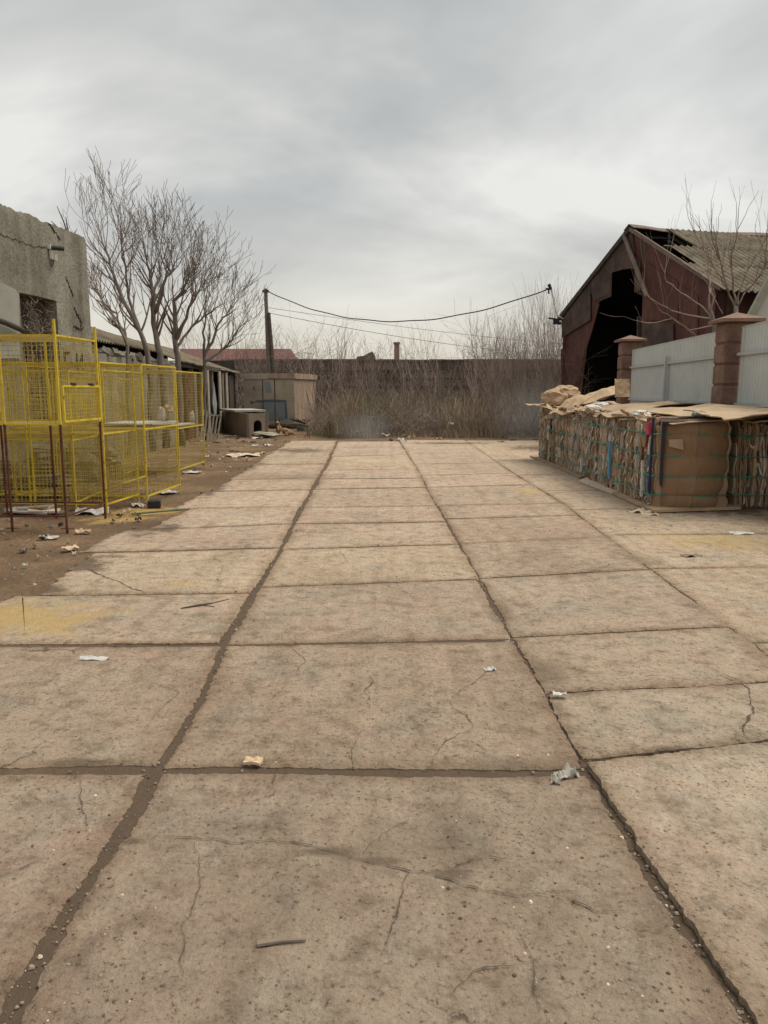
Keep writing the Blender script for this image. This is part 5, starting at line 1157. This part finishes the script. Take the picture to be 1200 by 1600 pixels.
def fpanel(a, b_, z1, label):
    t = empty('metal_fence', a, label, 'fence', 'grey sheet metal fence panels'); L = (b_ - a).length; d = (b_ - a).normalized(); nn = Vector((-d.y, d.x, 0)); 
    if nn.x > 0: nn = -nn
    e = MB(); pr = []; u = 0
    while u < L:
        for (du, dp) in ((0, 0), (.06, 0), (.068, .011), (.092, .011), (.10, 0)): 
            if u + du <= L: pr.append(a + d * (u + du) + nn * dp)
        u += .11 if int(u / .11) % 3 else .14
    n = len(pr); bb = 0
    for z in (.05, z1): e.v += [(p.x, p.y, z) for p in pr]
    for z in (.05, z1): e.v += [(p.x - nn.x * .004, p.y - nn.y * .004, z) for p in pr]
    for i in range(n - 1): e.f += [[i, i + 1, n + i + 1, n + i], [2 * n + i, 2 * n + i + 1, 3 * n + i + 1, 3 * n + i], [n + i, n + i + 1, 3 * n + i + 1, 3 * n + i]]; e.m += [0, 0, 0]
    e.build('corrugated_sheet', MT['fence'], t, recalc=False)
    for z in (z1 - .42, 1.38, .3): e = MB(); e.bar(a + nn * .035 + Vector((0, 0, z)), b_ + nn * .035 + Vector((0, 0, z)), .04, .05); e.build('rail', MT['rail'], t)
    e = MB(); m_ = a.lerp(b_, .5) + nn * .08; e.bar(m_, m_ + Vector((0, 0, z1 - .28)), .06); e.build('post', MT['rail'], t)
    e = MB(); e.bar(a + Vector((0, 0, z1 + .01)), b_ + Vector((0, 0, z1 + .01)), .02, .025); e.build('top_trim', MT['rail'], t)
    return t
zf_ = P(1050, 535, FP(1050).y).z
fpanel(pfar - fd * .27, pn + fd * .27, 2.6, 'grey metal fence panel between the two brown pillars')
fpanel(pn - fd * .27, pn - fd * 5.5, 2.6, 'grey metal fence panel right of the near brown pillar at the photo edge')

# ================================================================== BARN
BLc = Vector((6.3, 27.5, 0)); BRc = Vector((8.4, 20, 0)); gu = (BRc - BLc); GW = gu.length; gu.normalize(); gn = Vector((gu.y, -gu.x, 0))
if gn.x > 0: gn = -gn          # outward: towards the yard
EZ = P(876, 490, 27.5).z; AZ = P(966, 358, 23.75).z; EZ2 = P(1107, 446, 20).z
EZ = (EZ + EZ2) / 2
bn = empty('red_barn', BLc, 'derelict dark red sheet-metal barn with a torn black opening and a broken corrugated roof', 'barn')
def GP(px, py, off=0.): v = onplane(px, py, BLc, gn); return v + gn * off
def g0(px): v = onplane(px, 640, BLc, gn); return Vector((v.x, v.y, 0))
def GZ(u, z, off=0.): return BLc + gu * u + Vector((0, 0, z)) + gn * off
apex = GZ(GW / 2, AZ)
e = MB(); e.prism([GZ(0, 0), GZ(0, EZ), GZ(.5 * GW * .55, EZ + (AZ - EZ) * .55), GP(932, 440), GP(936, 475), GP(926, 512), GP(916, 545), GP(912, 580), g0(903)], -gn * .03); e.build('left_sheet', MT['barnred'], bn)
e = MB(); e.prism([GZ(.5 * GW * .5, EZ + (AZ - EZ) * .5, .035), GZ(.5 * GW, AZ, .035), GP(994, 392, .035), GP(993, 419, .035), GP(975, 421, .035), GP(958, 426, .035), GP(957, 463, .035), GP(934, 473, .035), GP(924, 455, .035)], gn * .012); e.build('top_sheet', MT['barnbrown'], bn)
e = MB(); e.prism([apex, GZ(GW, EZ), GZ(GW, 0), g0(1003), GP(1003, 492), GP(1004, 462), GP(994, 458), GP(993, 400)], -gn * .03); e.build('right_sheet', MT['barnred'], bn)
for (pts, mm) in (([(880, 500), (925, 440), (925, 500), (880, 528)], 'barnbrown'), ([(877, 545), (915, 545), (906, 600), (877, 600)], 'barnred'), ([(1012, 410), (1060, 440), (1060, 500), (1012, 500)], 'barnred'), ([(1006, 505), (1055, 505), (1055, 560), (1006, 560)], 'barnbrown'),
                  ([(1062, 445), (1092, 462), (1092, 540), (1062, 540)], 'barnred'), ([(925, 428), (957, 428), (955, 460), (930, 470), (926, 455)], 'barnbrown'), ([(994, 400), (1003, 410), (1003, 455), (994, 457)], 'barnbrown')):
    e = MB(); e.prism([GP(*p, .014 if mm == 'barnred' else .05) for p in pts], gn * .012); e.build('patched_sheet', MT[mm], bn)
# dark side edges: frames, plank, fascias
e = MB(); e.bar(GP(979, 366, .12), GP(1020, 462, .2), .05, .12); e.build('hanging_plank', MT['oldwood'], bn)
e = MB(); e.bar(apex + gn * .1, GZ(GW + .25, EZ - .12, .1), .06, .11); e.build('right_verge', MT['ridge'], bn)
e = MB(); e.bar(apex + gn * .1 + Vector((0, 0, .03)), GZ(-.3, EZ - .16, .1), .06, .14); e.build('left_verge', MT['darkwood'], bn)
e = MB(); e.bar(GP(990, 494, -.2), g0(991) - gn * .2, .12); e.build('door_post', MT['darkwood'], bn)
e = MB(); e.bar(GZ(.1, 0, .05), GZ(.1, 3.6, .05), .1, .06); e.build('corner_strip', MT['barnred'], bn)
rd = Vector((-gn.x, -gn.y, 0)); BL_ = 15.0
sideO = MB(); sideO.prism([GZ(GW, 0) , GZ(GW, EZ), GZ(GW, EZ) + rd * BL_, GZ(GW, 0) + rd * BL_], -gu * .06)
sideO.build('side_wall', MT['barnred'], bn)
e = MB()
for k_ in range(9): e.bar(GZ(GW + .02, .1) + rd * (.3 + 1.7 * k_), GZ(GW + .02, EZ - .1) + rd * (.3 + 1.7 * k_), .05, .12)
e.build('side_battens', MT['barnbrown'], bn)
e = MB(); e.prism([GZ(.06, 0) , GZ(.06, EZ), GZ(.06, EZ) + rd * BL_, GZ(.06, 0) + rd * BL_], -gu * .06); e.prism([GZ(0, 0) + rd * BL_, GZ(0, EZ) + rd * BL_, GZ(GW / 2, AZ) + rd * BL_, GZ(GW, EZ) + rd * BL_, GZ(GW, 0) + rd * BL_], rd * .06); e.build('far_walls', MT['inshade'], bn)
e = MB(); e.prism([GZ(.1, 0.06, -.1), GZ(GW - .1, 0.06, -.1), GZ(GW - .1, 0.06, -.1) + rd * 14.7, GZ(.1, 0.06, -.1) + rd * 14.7], (0, 0, -.03)); e.build('floor', MT['inshade'], bn)
# roof: hidden slope whole, visible slope in three rows with missing sheets
sR = (GZ(GW, EZ) - apex); SL = sR.length; sR.normalize(); nR = sR.cross(rd).normalized()
if nR.z < 0: nR = -nR
sL = (GZ(0, EZ) - apex); sL.normalize(); nL = sL.cross(rd).normalized()
if nL.z < 0: nL = -nL
def RS(px, py):      # (distance along ridge, distance down slope) of a photo point on the right slope
    p = onplane(px, py, apex, nR) - apex; return p.dot(rd), p.dot(sR)
starts = [RS(1049, 368)[0], RS(1050, 388)[0], RS(1072, 418)[0]]
e = MB(); corr(e, apex + nL * .06, rd, sL, nL, BL_, SL + .35); e.build('left_slope', MT['asbestos'], bn)
e = MB(); e.prism([apex - nL * .02, apex - nL * .02 + sL * (SL + .1), apex - nL * .02 + sL * (SL + .1) + rd * BL_, apex - nL * .02 + rd * BL_], -nL * .03); e.prism([apex - nR * .03 + rd * (starts[2] + 1.2), apex - nR * .03 + sR * SL + rd * (starts[2] + 1.2), apex - nR * .03 + sR * SL + rd * BL_, apex - nR * .03 + rd * BL_], -nR * .03); e.build('shade_lining', MT['inshade'], bn)  # added sheets under both slopes, coloured dark so opening and roof holes stay black
rowt = [0.05, SL * .36, SL * .68, SL + .38]
for k_ in (2, 1, 0):
    e = MB(); s0 = starts[k_]
    corr(e, apex + sR * (rowt[k_]) + rd * s0 + nR * (.05 + .016 * (2 - k_)), rd, sR, nR, BL_ - s0, rowt[k_ + 1] - rowt[k_] + .12, amp=.034, wl=.2, ph=s0); e.build('roof_sheets', MT['asbestos'], bn)
e = MB()
for k_ in range(5): e.bar(apex + sR * (SL * (.12 + .2 * k_)) + rd * .05 - nR * .06, apex + sR * (SL * (.12 + .2 * k_)) + rd * BL_ - nR * .06, .06, .05)
for k_ in range(6): e.bar(apex + rd * (.9 + 2.4 * k_) - nR * .12, apex + sR * SL + rd * (.9 + 2.4 * k_) - nR * .12, .08, .06)
e.build('rafters', MT['inshade'], bn)
e = MB(); rp = [apex + rd * (-.15 + (BL_ + .1) * i / 30) + Vector((0, 0, .12 - .10 * math.sin(math.pi * min(1, i / 9)) * .8 + .02 * nz(i * .7, 0, 0))) for i in range(31)]
for i in range(30):
    for s_ in (sR, sL): e.prism([rp[i], rp[i + 1], rp[i + 1] + s_ * .28, rp[i] + s_ * .28], (0, 0, .02))
e.build('ridge_cap', MT['ridge'], bn)
e = MB(); q0 = apex + sR * (SL * .36) + rd * .1 + nR * .05; e.bar(q0, apex + sR * (SL * .36) + rd * (starts[1]) + nR * .05, .04, .03); e.build('batten', MT['palewood'], bn)
# cable bracket on the barn's left corner
bk = empty('cable_bracket', P(872, 494, 27.3), 'bent pale pipe bracket with insulators on the left corner of the barn', 'bracket')
e = MB(); e.tube([P(880, 498, 27.35), P(871, 494, 27.2), P(868, 486, 27.2), P(865, 468, 27.2), P(861, 452, 27.2), P(859, 449, 27.2)], .03, 6); e.build('pipe', MT['lightmetal'], bk)
e = MB(); e.tube([P(857.5, 444, 27.2), P(861, 452, 27.2)], [.06, .04], 6); e.box(P(857.5, 451.5, 27.2), (.2, .08, .06)); e.bar(P(857.5, 451.5, 27.2), P(857, 459, 27.2), .05); e.build('insulator', MT['black'], bk)
e = MB(); e.box(P(869, 503, 27.2), (.2, .12, .16)); e.bar(P(857, 497, 27.2), P(878, 500, 27.2), .05); e.box(P(874, 505, 27.2), (.1, .1, .1)); e.build('spotlight', MT['black'], bk)
# pale neighbour at the right edge
nb = empty('pale_building', P(1200, 600, 17.5), 'corner of a pale rendered building with grey-green roof trim at the right edge', 'building')
c0 = P(1166, 508, 17.5); c1 = P(1203, 438, 17.5); sl = (c1 - c0); ap2 = c0 + sl * 3.2
e = MB(); y17 = 17.55; vd = Vector((c1.x * 1.25, c1.y, 0)).normalized() * 4; e.prism([Vector((c0.x + .12, y17, 0)), Vector((c0.x + .12, y17, c0.z + sl.z * .12 / sl.x - .05)), Vector((ap2.x, y17, ap2.z - .1)), Vector((ap2.x + 2, y17, ap2.z - 1.5)), Vector((ap2.x + 2, y17, 0))], vd); e.build('wall', MT['palewall'], nb)
e = MB(); e.bar(c0, ap2, .12, .16); e.build('roof_trim', MT['trim'], nb)
e = MB(); e.prism([c0 + Vector((0, .1, .02)), ap2 + Vector((0, .1, .02)), ap2 + Vector((0, .1, .02)) + vd, c0 + Vector((0, .1, .02)) + vd], (0, 0, -.06)); e.build('roof', MT['trim'], nb)
# bare saplings behind the fence
s1b = gb(1151, 14.6); s2b = gb(1117, 15.2)
tA = empty('bare_sapling', s1b, 'bare sapling fanning up behind the near pillar cap', 'tree')
e = MB(); Yb = 14.6
e.tube([s1b, P(1150, 520, Yb), P(1150, 478, Yb)], [.05, .045, .04], 8); e.build('trunk', MT['bark'], tA, smooth=True); e = MB()
rg = random.Random(12)
def br_(e, pix, Y, r0, dY=0., twigs=3):
    pts = [P(x, y, Y + dY * i / len(pix)) for i, (x, y) in enumerate(pix)]; n = len(pts); fin = []
    for i in range(n - 1):
        for k_ in range(3): fin.append(pts[i].lerp(pts[i + 1], k_ / 3) + Vector((rg.gauss(0, .006), rg.gauss(0, .02), rg.gauss(0, .006))))
    fin.append(pts[-1]); r0 *= .68; e.tube(fin, [r0 * (1 - .75 * i / (len(fin) - 1)) for i in range(len(fin))], 5, cap=False)
    for t_ in range(twigs):
        i = rg.randint(len(fin) // 3, len(fin) - 1); d = (fin[i] - fin[i - 1]).normalized(); nd = d + Vector((rg.uniform(-.6, .6), rg.uniform(-.5, .5), rg.uniform(.1, .5))); grow(e, fin[i], nd, rg.uniform(.3, .7), r0 * .4, 1, rg, .4, .4, 2, .003, 3)
br_(e, [(1150, 480), (1136, 450), (1128, 420), (1123, 400), (1112, 375), (1108, 350)], Yb, .03, -.3, 5)
br_(e, [(1150, 480), (1145, 440), (1142, 400), (1150, 375), (1153, 352)], Yb, .03, .2, 5)
br_(e, [(1151, 478), (1155, 455), (1165, 430), (1178, 405), (1190, 385)], Yb, .028, .3, 4)
br_(e, [(1152, 480), (1160, 462), (1180, 440), (1197, 414), (1208, 385)], Yb, .028, -.2, 4)
br_(e, [(1125, 410), (1118, 385), (1122, 350), (1127, 318)], Yb, .012, 0, 0)
br_(e, [(1197, 414), (1192, 385), (1180, 360), (1179, 350)], Yb, .012, 0, 2)
br_(e, [(1136, 450), (1120, 425), (1105, 400), (1090, 375), (1080, 352)], Yb, .02, 0, 4)
br_(e, [(1195, 420), (1198, 380), (1199, 355)], Yb, .02, 0, 3)
e.build('crown', MT['twig'], tA, recalc=False)
tB = empty('bare_sapling', s2b, 'bare sapling behind the fence with long branches drooping left across the barn', 'tree'); Yb = 15.2
e = MB(); e.tube([s2b, P(1119, 540, Yb), P(1116, 505, Yb), P(1110, 485, Yb)], [.06, .05, .045, .035], 8); e.build('trunk', MT['bark'], tB, smooth=True); e = MB()
br_(e, [(1110, 485), (1107, 465), (1110, 440), (1104, 410), (1100, 390)], Yb, .035, .2, 3); br_(e, [(1112, 490), (1114, 465), (1109, 445), (1112, 400), (1108, 370)], Yb, .03, -.2, 3)
br_(e, [(1116, 500), (1100, 480), (1080, 468), (1058, 452), (1042, 440), (1038, 425)], Yb, .025, -.5, 4)
br_(e, [(1118, 498), (1090, 495), (1050, 485), (1030, 475), (1010, 460), (1000, 445)], Yb, .022, -.8, 3)
br_(e, [(1118, 508), (1080, 515), (1055, 500), (1035, 487), (1020, 470)], Yb, .018, -.6, 3)
br_(e, [(1090, 525), (1070, 512), (1050, 497), (1030, 503), (1003, 505), (992, 500)], Yb, .014, -.6, 1)
br_(e, [(1130, 490), (1120, 475), (1115, 455), (1112, 430)], Yb, .014, 0, 1)
e.build('crown', MT['twig2'], tB, recalc=False)

# ================================================================== litter in the foreground and along the edges
def scrap(px, py, a, b_, r_, mt_, label, cat='paper scrap', wp=.02, th_=.004, z=.034, sd_=1, tilt=0., fold=0.): return sheet('litter_' + cat.replace(' ', '_'), G(px, py) + Vector((0, 0, z)), a, b_, r_, mt_, label, cat, th_, wp, tilt, sd_, None, 0., fold)
scrap(147, 1038, .17, .045, -.05, MT['white'], 'long white paper strip on the slab at left', 'paper strip', .012, sd_=2)
scrap(874, 1102, .07, .035, -.1, MT['white'], 'small white folded paper at the long right joint', 'paper scrap', .012, z=.06, sd_=3)
scrap(396, 1203, .075, .05, -.2, CARD[2], 'pale tan chip lying in the wide cross joint', 'cardboard chip', .01, .012, sd_=4)
scrap(885, 1222, .09, .06, .3, MT['greyshelf'], 'crumpled pale leaf beside the junction of two joints at right', 'leaf', .03, sd_=5); scrap(868, 1231, .06, .04, 1.3, MT['greyshelf'], 'smaller torn leaf piece left of the crumpled leaf', 'leaf', .02, sd_=6)
scrap(765, 1055, .06, .05, .3, MT['sack'], 'small whitish splat of paper in the middle slab', 'paper scrap', .012, sd_=7)
scrap(1158, 838, .24, .10, -.1, MT['white'], 'white cardboard scrap on the ground right of the bales', 'cardboard scrap', .02, sd_=8); scrap(1080, 874, .18, .1, .2, MT['oldwood'], 'thin dark scrap on the pale slab below the bales', 'scrap', .02, sd_=9)
scrap(1000, 804, .28, .12, .2, CARD[4], 'torn tan cardboard scrap at the foot of the nearest bale', 'cardboard scrap', .04, sd_=10); scrap(1015, 808, .22, .1, -.4, CARD[2], 'smaller pale cardboard scrap at the foot of the nearest bale', 'cardboard scrap', .03, sd_=11)
scrap(75, 844, .22, .08, .1, MT['sack'], 'white paper strip on the dirt below the front cage', 'paper strip', .02, sd_=12); scrap(110, 861, .15, .1, .6, CARD[2], 'tan cardboard scrap on the dirt left of the slabs', 'cardboard scrap', .03, sd_=13)
scrap(145, 803, .4, .25, .2, MT['sack'], 'crumpled pale plastic on the dirt under the front cage corner', 'plastic', .06, sd_=14); scrap(130, 835, .16, .08, .2, CARD[2], 'small tan scrap right of the white strip below the cage', 'cardboard scrap', .03, sd_=15)
scrap(797, 674, .9, .5, 0, MT['sack'], 'pale flat board lying at the far right end of the slabs', 'board', .03, .03, sd_=16)
scrap(380, 713, .8, .4, .2, CARD[4], 'pale cardboard lying on the dirt in front of the kennel', 'cardboard scrap', .06, sd_=17); scrap(358, 672, .6, .3, .2, MT['sack'], 'white board scrap left of the kennel', 'board', .05, sd_=18)
scrap(418, 697, .22, .2, 1, MT['white'], 'small bright white scrap on the dirt below the dog', 'paper scrap', .05, sd_=19); scrap(402, 686, .35, .2, .3, MT['sack'], 'white crumpled scrap between kennel and dog', 'paper scrap', .05, sd_=20)
scrap(352, 683, .8, .35, .1, MT['oldwood'], 'grey board on the dirt before the kennel side', 'board', .04, sd_=21)
e = MB(); q1, q2 = G(402, 1475, .036), G(478, 1468, .036); e.tube([q1, q1.lerp(q2, .5) + Vector((0, .003, .002)), q2], [.0095, .007, .004], 7); tag(e.build('wooden_stick', MT['oldwood']), 'short brown stick on the nearest slab', 'stick')
e = MB(); e.tube([G(283, 951, .035), G(310, 946, .04), G(335, 942, .035), G(358, 936, .035)], [.008, .009, .006, .004], 5); e.tube([G(318, 946, .035), G(335, 948, .035)], .004, 4); tag(e.build('dry_twig', MT['darkwood']), 'dark dry twig on the left slab near the cross joint', 'twig')
e = MB(); e.tube([G(205, 803, .03), G(240, 800, .04), G(285, 796, .04)], .012, 5); tag(e.build('green_rod', MT['green']), 'thin green rod on the sawdust right of the cages', 'rod')
e = MB(); c = G(535, 655)
rg = random.Random(99)
spot_l = 'small scrap of paper or cardboard among many littering the dirt by the cages and kennel'
for i in range(60):
    if i < 36: px, py = rg.uniform(300, 440), rg.uniform(672, 735)
    else: px, py = rg.uniform(0, 240), rg.uniform(790, 900)
    q = G(px, py); 
    if q.x > seg(J0, q.y) - .05: continue
    d_ = q.y / 27; sheet('dirt_litter', q + Vector((0, 0, .03)), rg.uniform(.08, .28) * max(.4, d_), rg.uniform(.05, .15) * max(.4, d_), rg.uniform(0, 3), rg.choice([CARD[2], CARD[4], CARD[1], MT['oldwood'], MT['sack'], MT['darkwood'], MT['darkwood']]), spot_l, 'litter', .006, .03, rg.uniform(-.2, .2), i, 'small litter on the dirt')
for i in range(40):
    px, py = rg.uniform(610, 860), rg.uniform(668, 692); q = G(px, py)
    sheet('dirt_litter', q + Vector((0, 0, .03)), rg.uniform(.1, .3), rg.uniform(.06, .2), rg.uniform(0, 3), rg.choice([CARD[2], MT['darkwood'], MT['darkwood'], MT['oldwood'], MT['sack']]), 'small scrap among the rubbish at the far end of the slabs', 'litter', .01, .04, rg.uniform(-.2, .2), i + 90, 'small litter at the far end of the slabs')

for i, (x, y, z) in enumerate(crumple_later):
    sheet('brush_litter', (x, y, z), rg.uniform(.15, .4), rg.uniform(.08, .2), rg.uniform(0, 3), rg.choice([MT['sack'], MT['white'], CARD[2], MT['greyshelf']]), 'pale scrap of rubbish caught in the dry brush', 'litter', .01, .05, rg.uniform(-.5, .5), i + 200, 'pale rubbish caught in the brush')
